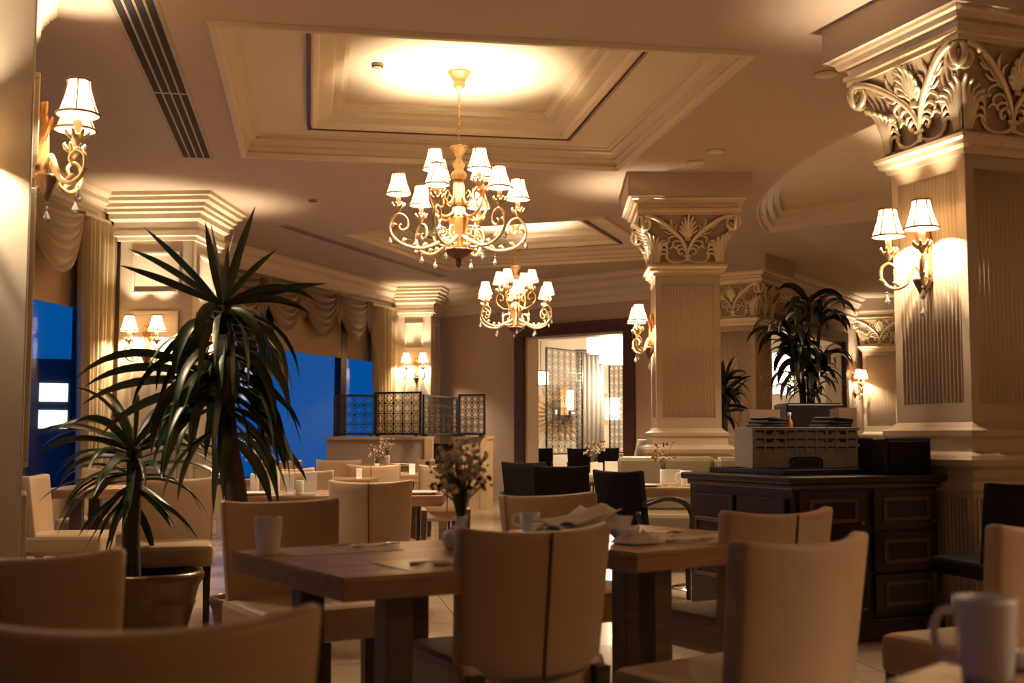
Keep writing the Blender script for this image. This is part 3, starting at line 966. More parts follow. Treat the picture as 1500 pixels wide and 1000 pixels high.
sconce(p, -an, 'wall lamp on the front of the near pillar, outside the picture', (1, 1, 1))
# mid column left face
Rm = Matrix.Rotation(math.radians(-2), 3, 'Z')
sconce(CC2 + Vector((0, 0, 2.14)) + Rm @ Vector((-CH - 0.002, -0.06, 0)), Rm @ Vector((-1, 0, 0)), 'gold wall lamp on the column beside the dark doorway frame')
n4 = Vector((d4.y, -d4.x, 0))
sconce(W3b + d4 * 5.85 + Vector((0, 0, 2.05)), n4, 'far wall lamp between the second doorway and the last column')
sconce(CC4 + Vector((0.36, -0.05, 2.05)), Vector((0.9, -0.4, 0)).normalized(), 'far wall lamp partly hidden behind the nearest column')

# ================================================================== CEILING FITTINGS
def vent(c, ang, w_, sections, slots, label, mslot):
    root = thing('ceiling_vent', label, 'vent', (c.x, c.y, CEIL), -math.radians(ang))
    tot = sum(sections) + 0.06 * (len(sections) + 1)
    mb = MB(); mb.box((0, 0, -0.004), (w_, tot, 0.008))
    obj('vent_frame', mb.mesh('vent_frame', M['ventf']), root)
    y = -tot / 2 + 0.06
    for L_ in sections:
        me = MB().box((0, 0, 0), (w_ * 0.62 / slots, L_, 0.006)).mesh('slot', mslot)
        for i in range(slots):
            x = (i - (slots - 1) / 2) * (w_ * 0.86 / slots)
            obj('slot', me, root, (x, y + L_ / 2, -0.009))
        y += L_ + 0.06
    return root


def ceil_pt(px, py): return at(px, py, 1) * 0 + (lambda v: Vector((v.x, v.y, CEIL)))(Vector((0, 0, EYE)) + (at(px, py, 1) - Vector((0, 0, EYE))) * ((CEIL - EYE) / (at(px, py, 1).z - EYE)))


q1 = ceil_pt(306, 235); dv = dirv(A1)
vent(q1 - dv * 2.3 - Vector((0.1, 0, 0)), A1, 0.30, [2.1, 2.1], 4, 'long slotted ceiling vent with dark slots running past the near coffer', M['vent'])
q2 = (ceil_pt(443, 337) + ceil_pt(630, 401)) / 2
vent(q2, A2, 0.17, [5.0], 1, 'narrow brown ceiling grille above the far windows', M['grille'])
lens = MB(); lens.lathe([(0.085, 0), (0.09, -0.008), (0.075, -0.014), (0.0, -0.014)], 24); mel = lens.mesh('downlight', M['coffer'])
for (px_, py_, lb) in ((1210, 108, 'round recessed downlight beside the near column capital'), (1048, 221, 'round recessed downlight above the middle column'), (1020, 237, 'faint recessed downlight nearest the middle column block')):
    root = thing('downlight', lb, 'downlight', ceil_pt(px_, py_), 0, 'recessed downlights')
    obj('trim_ring', mel, root)
    obj('lens', MB().lathe([(0.06, -0.014), (0.055, -0.017), (0.0, -0.018)], 20).mesh('lens', M['coffer']), root)
for (px_, py_, lb) in ((458, 292, 'small dark ceiling detector left of the chandelier'), (553, 105, 'tiny detector in the bright coffer')):
    q = ceil_pt(px_, py_)
    if px_ == 553: q.z = COFFER_TOP; q.x *= 1.1; q.y *= 1.1
    root = thing('smoke_detector', lb, 'detector', q)
    obj('detector_body', MB().lathe([(0.05, 0), (0.05, -0.015), (0.035, -0.035), (0.0, -0.037)], 16).mesh('detector_body', M['ventf']), root)
    obj('detector_ring', MB().lathe([(0.036, -0.022), (0.047, -0.028), (0.03, -0.034)], 16).mesh('detector_ring', M['vent']), root)

# ================================================================== DRAPERY
def curtain(label, P, d, a, b, z1, z0, pinch, nfold, mt, depth=0.06, out=0.16):
    n = Vector((d.y, -d.x, 0))
    mid = (a + b) / 2
    root = thing('curtain', label, 'curtain', P + d * mid + n * out, math.atan2(d.y, d.x))
    W = b - a
    def fn(uu, vv, off=0):
        z = z1 + (z0 - z1) * vv
        k = 1 - pinch * math.sin(min(1, vv * 1.05) * PI / 2) ** 1.3
        ph = uu * nfold * 2 * PI
        return ((uu - 0.5) * W * k, depth * math.sin(ph) * (0.8 + 0.2 * math.sin(uu * 31)) - off, z)
    mb = MB(); mb.sheet(lambda u, v: fn(u, v), lambda u, v: fn(u, v, -0.008), nfold * 8, 14)
    obj('curtain_panel', mb.mesh('curtain_panel', mt), root)
    mb = MB(); mb.box((0, 0, z1 + 0.02), (W, 0.05, 0.04)); obj('heading', mb.mesh('heading', mt), root)
    return root


s90 = (12.3 - W1a.y) / d1.y; s165 = (13.25 - W1a.y) / d1.y
curtain('long cream silk curtain between the near window and panelled pillar', W1a, d1, s90, s165, 3.42, 0.05, 0.22, 9, M['curtain'], 0.07)
curtain('narrow dark strip standing in for curtain shading against the panelled pillar', W1a, d1, s165 + 0.03, s165 + 0.24, 3.40, 0.05, 0.1, 2, M['curtain_shade'], 0.05, 0.22)  # dark cloth strip stands in for shading at the curtain's pillar side
curtain('gathered cream curtain beside the distant pillar', W2a, d2, 5.6, 6.95, 3.34, 0.05, 0.32, 9, M['curtain'], 0.06)


def swag_mesh(W, drop, name, mt, nf=7):
    def fn(uu, vv, off=0):
        c = 4 * uu * (1 - uu)
        z = -drop * (0.16 + 0.84 * c ** 0.75) * vv + 0.05 * (1 - c) * vv
        fold = 0.5 + 0.5 * math.cos(vv * nf * 2 * PI)
        y = -0.05 - 0.07 * c * math.sin(vv * PI * 0.8) - 0.06 * fold * (0.35 + 0.65 * c) - off
        x = (uu - 0.5) * W * (1 - 0.08 * vv * (1 - c))
        return (x, y, z)
    mb = MB(); mb.sheet(lambda u, v: fn(u, v), lambda u, v: fn(u, v, -0.012), 16, nf * 6)
    return mb.mesh(name, mt)


n2v = Vector((d2.y, -d2.x, 0))
sw = swag_mesh(1.16, 0.72, 'swag', M['swag'], 6)
jb = MB()
for i in range(5):
    x = (i - 2) * 0.035
    jb.tube([(x, -0.08 - 0.02 * (i % 2), 0), (x * 1.3, -0.10, -0.25), (x * 1.5, -0.09, -0.40 - 0.06 * (2 - abs(i - 2)))], [0.018, 0.026, 0.018], 6)
jbm = jb.mesh('jabot', M['swag'])
root = thing('valance', 'taupe swagged valance along the top of the far windows', 'valance', W2a + n2v * 0.04 + Vector((0, 0, 3.40)), math.atan2(d2.y, d2.x))
for i in range(5):
    obj('swag', sw, root, (0.62 + i * 1.1, 0, 0))
    obj('jabot', jbm, root, (1.17 + i * 1.1, 0, 0))
obj('valance_board', MB().box((3.3, -0.02, 0.02), (6.4, 0.1, 0.06)).mesh('valance_board', M['swag']), root)
n1v = Vector((d1.y, -d1.x, 0))
root = thing('valance', 'gold silk swag tail hanging beside the near pillar', 'valance', W1a + d1 * ((11.75 - W1a.y) / d1.y) + n1v * 0.10 + Vector((0, 0, 3.46)), math.atan2(d1.y, d1.x))
sw2 = swag_mesh(1.25, 0.72, 'swag', M['swagl'], 6)
obj('swag', sw2, root, (-0.05, 0, 0)); obj('swag', sw2, root, (-1.25, 0, 0))
obj('valance_board', MB().box((-0.6, 0.0, 0.02), (3.0, 0.1, 0.06)).mesh('valance_board', M['swagl']), root)

# ================================================================== CHAIRS
def back_fn(w0, w1, z0, z1, curve, lean, dip, y0, off):
    def fn(uu, vv):
        s_ = 2 * uu - 1
        hw = w0 + (w1 - w0) * vv
        z = z0 + (z1 - z0) * vv + (dip * (abs(s_) ** 2.5) - dip) * vv
        y = y0 - lean * vv + curve * s_ * s_ + off
        return (s_ * hw, y, z)
    return fn


def make_tan_chair():
    root = thing('dining_chair', '', 'chair')
    b = MB(); a_ = (0.225, 0.245, 0.44, 0.868, 0.075, 0.05, 0.018, -0.25)
    b.sheet(back_fn(*a_, 0.0), back_fn(*a_, 0.062), 14, 8, smooth=True)
    bo = obj('backrest', b.mesh('backrest', M['leather']), root, bevel=0.014)
    f0 = back_fn(*a_, -0.002)
    s_ = MB(); s_.tube([f0(0.5, k / 10) for k in range(11)], 0.0042, 6)
    obj('seam', s_.mesh('seam', M['piping']), bo)
    st = MB(); st.box((0, 0.035, 0.425), (0.47, 0.49, 0.13))
    obj('seat', st.mesh('seat', M['leather']), root, bevel=0.028)
    lf = MB().box((0, 0, 0), (0.046, 0.046, 0.38), taper=(0.75, 0.75)).mesh('leg', M['legw'])
    lr = MB().box((0, 0, 0), (0.046, 0.05, 0.46), taper=(0.75, 0.75)).mesh('leg', M['legw'])
    for x in (-0.2, 0.2):
        obj('leg', lf, root, (x, 0.24, 0.19)); obj('leg', lr, root, (x, -0.205, 0.23), (0.06, 0, 0))
    return root


def make_black_chair(arms):
    root = thing('armchair' if arms else 'dining_chair', '', 'chair')
    b = MB(); a_ = (0.215, 0.225, 0.46, 0.89, 0.03, 0.07, 0.012, -0.22)
    b.sheet(back_fn(*a_, 0.0), back_fn(*a_, 0.05), 10, 6)
    obj('backrest', b.mesh('backrest', M['blackf']), root, bevel=0.012)
    st = MB(); st.box((0, 0.02, 0.44), (0.46, 0.46, 0.09)); obj('seat', st.mesh('seat', M['blackf']), root, bevel=0.02)
    for x in (-0.21, 0.21):
        mb = MB(); mb.tube([(x, 0.22, 0.40), (x, 0.235, 0.2), (x, 0.24, 0.0)], [0.024, 0.02, 0.016], 8); obj('leg', mb.mesh('leg', M['blackw']), root)
        mb = MB(); mb.tube(spline([(x, -0.26, 0.62), (x, -0.21, 0.42), (x, -0.22, 0.2), (x, -0.31, 0.0)], 4), 0.02, 8); obj('leg', mb.mesh('leg', M['blackw']), root)
        if arms:
            mb = MB(); mb.tube(spline([(x * 1.15, -0.24, 0.66), (x * 1.25, -0.05, 0.70), (x * 1.25, 0.14, 0.665), (x * 1.2, 0.24, 0.56), (x * 1.08, 0.245, 0.40)], 5), 0.02, 8)
            obj('armrest', mb.mesh('armrest', M['blackw']), root)
    return root


tc0 = make_tan_chair(); bc0 = make_black_chair(False); ba0 = make_black_chair(True)


def chair(proto, x, y, f, label, group=None, up=0.0):
    """x,y = middle of the backrest, f = facing direction (fx, fy)"""
    v = Vector((f[0], f[1], 0)).normalized()
    loc = Vector((x, y, 0)) + v * 0.24
    return put(proto, USED, loc, math.atan2(-v.x, v.y), label, group)


TG = 'tan leather dining chairs'
FRONT = chair(tc0, -0.50, 1.70, (-0.40, 0.92), 'huge blurred tan chair back at the very front corner', TG)
chair(tc0, -1.12, 2.66, (-0.10, 0.99), 'tan chair seen from behind, cut off, in front of the bronze pot', TG)
chair(tc0, -0.955, 4.86, (0.5, -0.86), 'tan leather chair facing the viewer behind the table with the lone mug', TG)
chair(tc0, 0.085, 3.40, (-0.45, 0.89), 'tan leather chair with dark back seam at the centre front', TG)
chair(tc0, 0.14, 5.35, (0.5, -0.86), 'tan chair facing forward behind the cup and folded papers', TG)
chair(tc0, 0.955, 4.17, (-0.5, 0.87), 'tan chair with back seam in front of the dark sideboard', TG)
FRONT2 = chair(tc0, 0.765, 3.03, (-0.6, 0.8), 'large blurred tan chair at the front beside the table with the big mug', TG)
chair(tc0, 1.62, 3.52, (-0.45, 0.89), 'tan chair cut by the picture edge behind the big mug', TG)
chair(tc0, at(548, 0, 6.9).x, 6.9, (0.0, 1.0), 'tan chair with centred seam beyond the mug table', TG)
chair(tc0, at(272, 0, 7.4).x, 7.4, (0.25, -0.97), 'tan chair facing forward behind the bronze plant pot', TG)
chair(tc0, at(64, 0, 7.8).x, 7.8, (1.0, 0.12), 'tan chair beside the near pillar, seen side on', TG)
chair(tc0, at(552, 0, 10.75).x, 10.75, (0.1, 1), 'distant tan chair back before the low partition', TG)
chair(tc0, at(656, 0, 10.5).x, 10.65, (-0.3, 0.95), 'distant tan chair with pale lit edge before the partition opening', TG)
chair(tc0, at(452, 0, 8.95).x, 8.95, (0.0, -1), 'tan chair behind the napkin holders, low and wide', TG)
chair(tc0, at(505, 0, 12.9).x, 12.9, (0.1, -1), 'small distant tan chair with a white card near it', TG)
chair(tc0, at(418, 0, 12.6).x, 12.6, (0.3, -0.95), 'far tan chair in front of the blue window', TG)
chair(tc0, at(632, 0, 13.2).x, 13.2, (-1, 0.2), 'far tan chair with dark legs seen under the flowers', TG)
chair(tc0, at(425, 0, 9.65).x, 9.65, (0.05, 1), 'tan chair half hidden behind the hanging yucca leaves', TG)
chair(tc0, at(185, 0, 9.6).x, 9.6, (-0.1, -1), 'tan chair behind the yucca trunk', TG)
BG = 'black chairs'
chair(ba0, at(899, 0, 8.1).x, 8.1, (0.75, 0.65), 'black armchair with curved wooden arm in front of the banquette', BG)
chair(bc0, at(819, 0, 9.4).x, 9.4, (0.25, 0.97), 'black chair back left of the black armchair', BG)
chair(bc0, at(766, 0, 10.7).x, 10.7, (0.5, 0.85), 'black chair turned beside the door frame, highlight on top', BG)
chair(bc0, 2.58, 6.0, (-0.25, 0.97), 'black chair in front of the large fluted column', BG)
for px_, dd, lb in ((792, 23.2, 'black chair in the next room under the sunburst mirror'), (845, 22.6, 'black chair centred in the doorway of the next room'), (886, 23.6, 'black chair in the next room below the second lattice')):
    chair(bc0, at(px_, 0, dd).x, dd, (0.2, 1), lb, BG)

for ch in list(FRONT.children_recursive) + list(FRONT2.children_recursive):
    if ch.name.startswith('seam'): bpy.data.objects.remove(ch)

# ================================================================== TABLES
def make_table(wx, wy, name='dining_table', legs='four'):
    root = thing(name, '', 'table')
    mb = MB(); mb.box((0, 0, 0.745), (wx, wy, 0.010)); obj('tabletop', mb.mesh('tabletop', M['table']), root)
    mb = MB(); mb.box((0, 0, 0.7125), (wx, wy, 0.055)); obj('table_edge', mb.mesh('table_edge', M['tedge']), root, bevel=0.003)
    if legs == 'four':
        lm = MB().box((0, 0, 0.3425), (0.082, 0.082, 0.685)).mesh('leg', M['tleg'])
        for x in (-1, 1):
            for y in (-1, 1): obj('leg', lm, root, (x * (wx / 2 - 0.21), y * (wy / 2 - 0.13), 0), bevel=0.004)
    else:
        mb = MB(); mb.lathe([(0.23, 0.0), (0.23, 0.012), (0.20, 0.022), (0.06, 0.035), (0.045, 0.05)], 28); obj('pedestal_foot', mb.mesh('pedestal_foot', M['chrome']), root)
        mb = MB(); mb.lathe([(0.042, 0.04), (0.042, 0.685)], 16); obj('pedestal', mb.mesh('pedestal', M['tleg']), root)
    return root


def table_at(corner, e1, e2_, l1, l2, label, group='wooden dining tables', legs='four'):
    """corner nearest the viewer, e1 and e2_ the edge directions"""
    e1 = Vector((*e1, 0)).normalized(); e2_ = Vector((e1.y, -e1.x, 0))
    c = Vector((*corner, 0)) + e1 * l1 / 2 + e2_ * l2 / 2
    t = make_table(l2, l1, legs=legs)
    t.location = c; t.rotation_euler = (0, 0, math.atan2(e2_.y, e2_.x))
    t['label'] = label; t['group'] = group
    return c


E1 = (-0.53, 0.848)
T1c = table_at((-0.439, 3.14), E1, None, 0.88, 0.80, 'oak table with a lone mug, placemats and cutlery at the front')
E2 = (-0.62, 0.785)
T2c = table_at((0.396, 3.81), E2, None, 0.85, 0.85, 'oak table with bowl, crumpled napkin and cutlery behind the centre chair')
E0 = (0.68, 0.733)
T0c = table_at((0.564, 1.83), E0, None, 0.8, 0.8, 'oak table corner carrying the big blurred mug')
table_at((-1.68, 7.36), (-0.02, 1.0), None, 0.8, 1.25, 'table of napkin holders and cups beyond the mug table')
table_at((-2.3, 10.1), (0.0, 1.0), None, 0.8, 1.1, 'distant table in the row before the blue window')
table_at((-1.5, 11.35), (0.0, 1.0), None, 0.8, 1.05, 'distant table with a small flower before the low partition')
table_at((at(585, 0, 15.0).x - 0.45, 15.0), (0.2, 1.0), None, 0.8, 0.9, 'small far table with tall flowers before the partition')
table_at((-3.25, 8.25), (-0.1, 1.0), None, 0.78, 0.78, 'table under the cream silk curtain')
T5 = Vector((at(1005, 0, 8.8).x, 8.8, 0))
table_at((at(925, 0, 8.55).x, 8.55), (0.2, 0.98), None, 0.75, 0.88, 'pedestal table with mug and menu holder before the banquette', legs='ped')
table_at((at(842, 0, 11.2).x, 11.2), (0.2, 0.98), None, 0.75, 0.95, 'pedestal table before the doorway with white dishes', legs='ped')
table_at((at(900, 0, 24.5).x, 24.5), (0.1, 1), None, 0.8, 1.1, 'wooden pedestal table inside the next room', legs='ped')

# ================================================================== TABLEWARE
def mug_mesh(h=0.115, r=0.043):
    mb = MB()
    pr = [(0.0, 0.0), (r * 0.78, 0.0), (r * 0.82, 0.006), (r * 0.90, h * 0.4), (r, h * 0.9), (r * 1.01, h), (r * 0.95, h), (r * 0.90, h * 0.85), (r * 0.76, 0.012), (0.0, 0.010)]
    mb.lathe(pr, 28, cap=False)
    me = mb.mesh('mug_body', M['china'])
    hb = MB(); hb.tube(spline([(r * 0.94, 0, h * 0.84), (r * 1.45, 0, h * 0.80), (r * 1.68, 0, h * 0.56), (r * 1.40, 0, h * 0.28), (r * 0.84, 0, h * 0.20)], 5), 0.0062, 8)
    return me, hb.mesh('handle', M['china'])


MUG = mug_mesh()
TZ = 0.7505


def mug(x, y, a, label, sc=1.0, z=TZ):
    r = thing('mug', label, 'mug', (x, y, z), a, 'white mugs')
    r.scale = (sc, sc, sc)
    obj('mug_body', MUG[0], r); obj('handle', MUG[1], r)


mug(0.725, 1.845, PI * 0.97, 'big blurred white mug on the front corner table', 1.08)
mug(-0.765, 3.76, 1.9, 'lone white mug on the table beside the facing tan chair')
mug(at(985, 0, 8.75).x + 0.06, 8.75, 2.9, 'white mug on the pedestal table before the banquette')
# cup on saucer
cb = MB(); cb.lathe([(0, 0.008), (0.026, 0.008), (0.034, 0.03), (0.040, 0.078), (0.037, 0.078), (0.030, 0.03), (0, 0.016)], 24, cap=False); cbm = cb.mesh('cup_body', M['china'])
ch_ = MB(); ch_.tube(spline([(0.037, 0, 0.068), (0.06, 0, 0.064), (0.064, 0, 0.04), (0.034, 0, 0.026)], 5), 0.005, 7); chm = ch_.mesh('handle', M['china'])
sb = MB(); sb.lathe([(0, 0), (0.045, 0), (0.078, 0.012), (0.076, 0.015), (0.04, 0.006), (0, 0.006)], 28, cap=False); sbm = sb.mesh('saucer', M['china'])
tag(obj('saucer', sbm, None, (0.065, 4.47, TZ)), 'white saucer under the cup behind the centre chair', 'saucer')
r = thing('cup', 'white cup on a saucer behind the centre chair', 'cup', (0.065, 4.47, TZ + 0.006), PI * 0.9); obj('cup_body', cbm, r); obj('handle', chm, r)
# bowl
bw = MB(); bw.lathe([(0, 0), (0.032, 0), (0.05, 0.02), (0.058, 0.05), (0.054, 0.05), (0.045, 0.02), (0, 0.008)], 24, cap=False)
r = thing('bowl', 'small white bowl of sachets on the middle table', 'bowl', (0.40, 4.27, TZ), 0); obj('bowl_body', bw.mesh('bowl_body', M['china']), r)
sm_ = MB().box((0, 0, 0), (0.045, 0.006, 0.06)).mesh('sachet', M['paper'])
for i in range(3): obj('sachet', sm_, r, (0.012 * (i - 1), 0.014 * (i - 1), 0.055), (0.3 * (i - 1), 0.1, 0.5 * i))
# folded papers leaning in a heap
r = thing('newspaper', 'crumpled folded papers behind the centre chair', 'newspaper', (0.225, 4.345, TZ + 0.004), 0.45)
for i in range(4):
    def fp(u, v, i=i, o=0): return ((u - 0.5) * 0.26, (v - 0.5) * 0.2, 0.012 + 0.014 * i + 0.05 * u * u + 0.012 * math.sin(9 * v + 4 * u + i * 2) + o)
    mb = MB(); mb.sheet(lambda u, v: fp(u, v), lambda u, v: fp(u, v, o=-0.004), 10, 8)
    obj('sheet', mb.mesh('sheet', M['paper'] if i != 1 else M['print_']), r, (0.01 * i, 0.008 * i, 0), (0, 0, 0.12 * i))
# crumpled napkin
random.seed(3)
nv = [[random.uniform(0.0, 0.045) for _ in range(10)] for _ in range(10)]
def npk(u, v, o=0):
    i, j = min(8, int(u * 9)), min(8, int(v * 9))
    e = min(u, 1 - u, v, 1 - v) * 4
    return ((u - 0.5) * 0.15, (v - 0.5) * 0.13, 0.004 + nv[i][j] * min(1, e) + o)
mb = MB(); mb.sheet(lambda u, v: npk(u, v, 0.003), lambda u, v: npk(u, v), 9, 9)
tag(obj('napkin', mb.mesh('napkin', M['paper']), None, (0.43, 4.13, TZ), (0, 0, 0.7)), 'crumpled white napkin beside the small bowl', 'napkin')

# placemats and cutlery
def placemat(x, y, a, label):
    mb = MB(); mb.box((0, 0, 0.001), (0.38, 0.27, 0.002)); tag(obj('placemat', mb.mesh('placemat', M['print_']), None, (x, y, TZ), (0, 0, a)), label, 'placemat')


aT1 = math.atan2(-E1[0], E1[1])
placemat(-0.585, 3.90, aT1 + 0.05, 'glossy printed placemat near the lone mug')
placemat(-0.19, 3.50, aT1, 'glossy printed placemat near the centre chair')
aT2 = math.atan2(-E2[0], E2[1])
placemat(0.72, 4.30, aT2, 'glossy printed placemat on the middle table')


def cutlery(kind, x, y, a, label, z=TZ + 0.0025):
    r = thing(kind, label, kind, (x, y, z), a)
    h = MB(); h.tube([(0, 0, 0.003), (0.06, 0, 0.006), (0.125, 0, 0.004)], [0.007, 0.005, 0.0035], 6, flat=0.6); obj('handle', h.mesh('handle', M['steel']), r)
    b = MB()
    if kind == 'spoon':
        def fs(u, v, o=0):
            t = 2 * PI * v; q = u
            return (0.15 + 0.03 * q * math.cos(t), 0.018 * q * math.sin(t), 0.002 + 0.007 * q * q + o)
        b.sheet(lambda u, v: fs(u, v, 0.0012), lambda u, v: fs(u, v), 5, 14); obj('spoon_bowl', b.mesh('spoon_bowl', M['steel']), r)
    elif kind == 'knife':
        b.box((0.18, 0.002, 0.004), (0.12, 0.018, 0.002)); obj('blade', b.mesh('blade', M['steel']), r, bevel=0.0008)
    else:
        b.box((0.135, 0, 0.004), (0.03, 0.022, 0.002))
        for i in range(4): b.tube([(0.148, (i - 1.5) * 0.0062, 0.004), (0.175, (i - 1.5) * 0.0064, 0.008), (0.192, (i - 1.5) * 0.006, 0.007)], 0.0019, 5)
        obj('tines', b.mesh('tines', M['steel']), r)


cutlery('spoon', -0.52, 3.93, 0.7, 'spoon lying on the placemat near the lone mug')
cutlery('knife', -0.60, 3.97, 0.4, 'knife lying on the placemat near the lone mug')
cutlery('fork', -0.29, 3.42, 0.6, 'fork lying on the placemat near the centre chair')
cutlery('knife', -0.22, 3.40, 0.55, 'knife lying on the placemat near the centre chair')
cutlery('spoon', -0.17, 3.60, 0.9, 'spoon lying on the placemat near the centre chair')
cutlery('fork', 0.53, 4.14, 0.4, 'fork lying by the crumpled napkin')
cutlery('spoon', 0.47, 4.45, 0.3, 'spoon lying behind the small bowl')
cutlery('knife', 0.66, 4.24, 0.5, 'knife lying on the middle table placemat')


def flower_vase(x, y, z, h, r, n, spread, hgt, label, seed, vm='china', red=0.06):
    random.seed(seed)
    root = thing('flower_vase', label, 'vase', (x, y, z))
    mb = MB(); mb.lathe([(0, 0), (r * 0.8, 0), (r, h * 0.1), (r * 0.95, h * 0.9), (r, h), (r * 0.85, h), (r * 0.8, h * 0.15), (0, 0.01)], 18, cap=False)
    obj('vase_body', mb.mesh('vase_body', M[vm]), root)
    st = MB(); pe = MB(); pr = MB(); fo = MB()
    for i in range(n):
        a = random.uniform(0, 2 * PI); q = spread * math.sqrt(random.random()); zz = h + hgt * (0.35 + 0.65 * random.random())
        tip = Vector((q * math.cos(a), q * math.sin(a), zz))
        st.tube([(0, 0, h * 0.5), (tip.x * 0.3, tip.y * 0.3, h + (zz - h) * 0.5), tip], 0.0014, 3)
        for k in range(3):
            c = tip + Vector((random.gauss(0, 0.010), random.gauss(0, 0.010), random.gauss(0, 0.010)))
            s_ = random.uniform(0.005, 0.010)
            tgt = pr if random.random() < red else (fo if (zz < h + hgt * 0.5 and random.random() < 0.35) else pe)
            tgt.lathe([(0, -s_), (s_ * 0.9, -s_ * 0.3), (s_ * 0.8, s_ * 0.5), (0, s_)], 6, Matrix.Translation(c), cap=False)
    obj('stems', st.mesh('stems', M['stem']), root)
    for nm, q, m_ in (('blossom', pe, 'petal'), ('red_blossom', pr, 'petalr'), ('foliage', fo, 'petalb')):
        if q.v: oo = obj(nm, q.mesh(nm, M[m_]), root); oo['kind'] = 'stuff'
    return root


flower_vase(-0.172, 4.05, TZ, 0.10, 0.022, 110, 0.10, 0.24, 'slim white vase of dried cream flowers behind the centre chair', 5)
r = thing('sugar_pot', 'round white pot left of the centre chair back', 'pot', (-0.19, 3.93, TZ))
mb = MB(); mb.lathe([(0, 0), (0.025, 0), (0.042, 0.025), (0.036, 0.055), (0.015, 0.065)], 20); obj('pot_body', mb.mesh('pot_body', M['china']), r)
mb = MB(); mb.lathe([(0.016, 0.064), (0.012, 0.074), (0, 0.078)], 14); obj('lid', mb.mesh('lid', M['china']), r)
flower_vase(at(965, 0, 8.9).x, 8.9, TZ, 0.12, 0.028, 22, 0.10, 0.20, 'white jug with a dark red flower on the pedestal table', 9, red=0.6)
flower_vase(at(558, 0, 11.6).x, 11.6, TZ, 0.10, 0.025, 30, 0.09, 0.16, 'tiny vase of dark blooms on the distant table', 11, red=0.4)
flower_vase(at(573, 0, 15.3).x, 15.3, TZ, 0.12, 0.03, 30, 0.12, 0.22, 'tiny vase of pale blooms before the partition', 12, red=0.0)
flower_vase(at(385, 0, 7.9).x, 7.9, TZ, 0.12, 0.03, 50, 0.10, 0.22, 'vase of dark and cream flowers behind the taller yucca', 13, red=0.1)
flower_vase(at(868, 0, 11.5).x, 11.5, TZ, 0.12, 0.03, 40, 0.11, 0.20, 'vase of dark flowers on the table before the doorway', 14, red=0.3)

# menu holder / napkin holders and dishes on the back tables
def napkin_box(px_, d, w_, h_, label, mt='paper', n=3, cat='napkin holder'):
    x = at(px_, 0, d).x
    r = thing('napkin_holder', label, cat, (x, d, TZ), 0.15)
    mb = MB(); mb.box((0, 0, 0.008), (w_, 0.07, 0.016)); obj('holder_base', mb.mesh('holder_base', M['china']), r, bevel=0.003)
    me = MB().box((0, 0, h_ / 2), (w_ * 0.95, 0.010, h_)).mesh('card', M[mt])
    for i in range(n): obj('card', me, r, (0, (i - (n - 1) / 2) * 0.018, 0.014), (0.05 * (i - 1), 0, 0))


napkin_box(434, 7.45, 0.06, 0.12, 'tall white napkin holder left of the row on the back table')
napkin_box(449, 7.5, 0.05, 0.075, 'short white napkin holder in the row on the back table')
napkin_box(464, 7.45, 0.085, 0.13, 'wide napkin holder at the end of the row on the back table')
napkin_box(414, 7.75, 0.06, 0.16, 'white napkin holder behind the hanging yucca leaves')
napkin_box(978, 9.05, 0.13, 0.10, 'white menu holder beside the mug on the pedestal table')
napkin_box(1012, 8.8, 0.10, 0.045, 'low white dish of sachets on the pedestal table')
napkin_box(533, 10.2, 0.05, 0.08, 'small white table card on the distant table')
napkin_box(608, 11.4, 0.06, 0.09, 'white table card near the partition opening')
napkin_box(900, 11.5, 0.26, 0.11, 'white folded napkins on the table before the doorway')
napkin_box(870, 11.35, 0.12, 0.10, 'white cups and cards left of the folded napkins')
pl = MB(); pl.lathe([(0, 0), (0.07, 0), (0.12, 0.014), (0.118, 0.018), (0.07, 0.006), (0, 0.006)], 28, cap=False); plm = pl.mesh('plate', M['china'])
for px_, d, lb in ((385, 7.5, 'white plate on the back table behind the yucca'), (940, 8.75, 'white plate on the pedestal table'), (590, 15.2, 'white plate on the small far table'), (625, 7.6, 'white plate beyond the seamed chair')):
    tag(obj('plate', plm, None, (at(px_, 0, d).x, d, TZ)), lb, 'plate', 'white plates')
# packet on the front table
r = thing('packet', 'green and white packet beside the big mug', 'packet', (0.86, 1.93, TZ), 0.5)
obj('packet_body', MB().box((0, 0, 0.014), (0.12, 0.08, 0.028)).mesh('packet_body', M['paper']), r, bevel=0.006)
obj('packet_band', MB().box((0, 0, 0.014), (0.03, 0.082, 0.0295)).mesh('packet_band', mat('green_print', (0.16, 0.30, 0.10), 0.4)), r)

# ================================================================== BANQUETTE, HIGH CHAIR
r = thing('banquette', 'olive leather banquette sofa beside the middle column', 'sofa', (at(1040, 0, 10.1).x, 10.1, 0), math.radians(-8))
mb = MB(); mb.box((0, 0, 0.22), (1.7, 0.62, 0.20)); obj('sofa_base', mb.mesh('sofa_base', M['blackw']), r)
for i in range(2):
    obj('seat_cushion', MB().box((0, -0.04, 0.40), (0.84, 0.60, 0.16)).mesh('seat_cushion', M['olive']), r, ((i - 0.5) * 0.85, 0, 0), bevel=0.035)
    obj('back_cushion', MB().box((0, 0.26, 0.70), (0.84, 0.15, 0.48)).mesh('back_cushion', M['olive']), r, ((i - 0.5) * 0.85, 0, 0), bevel=0.04)
for x in (-0.8, 0.8): obj('foot', MB().box((x, 0, 0.06), (0.06, 0.5, 0.12)).mesh('foot', M['legw']), r)

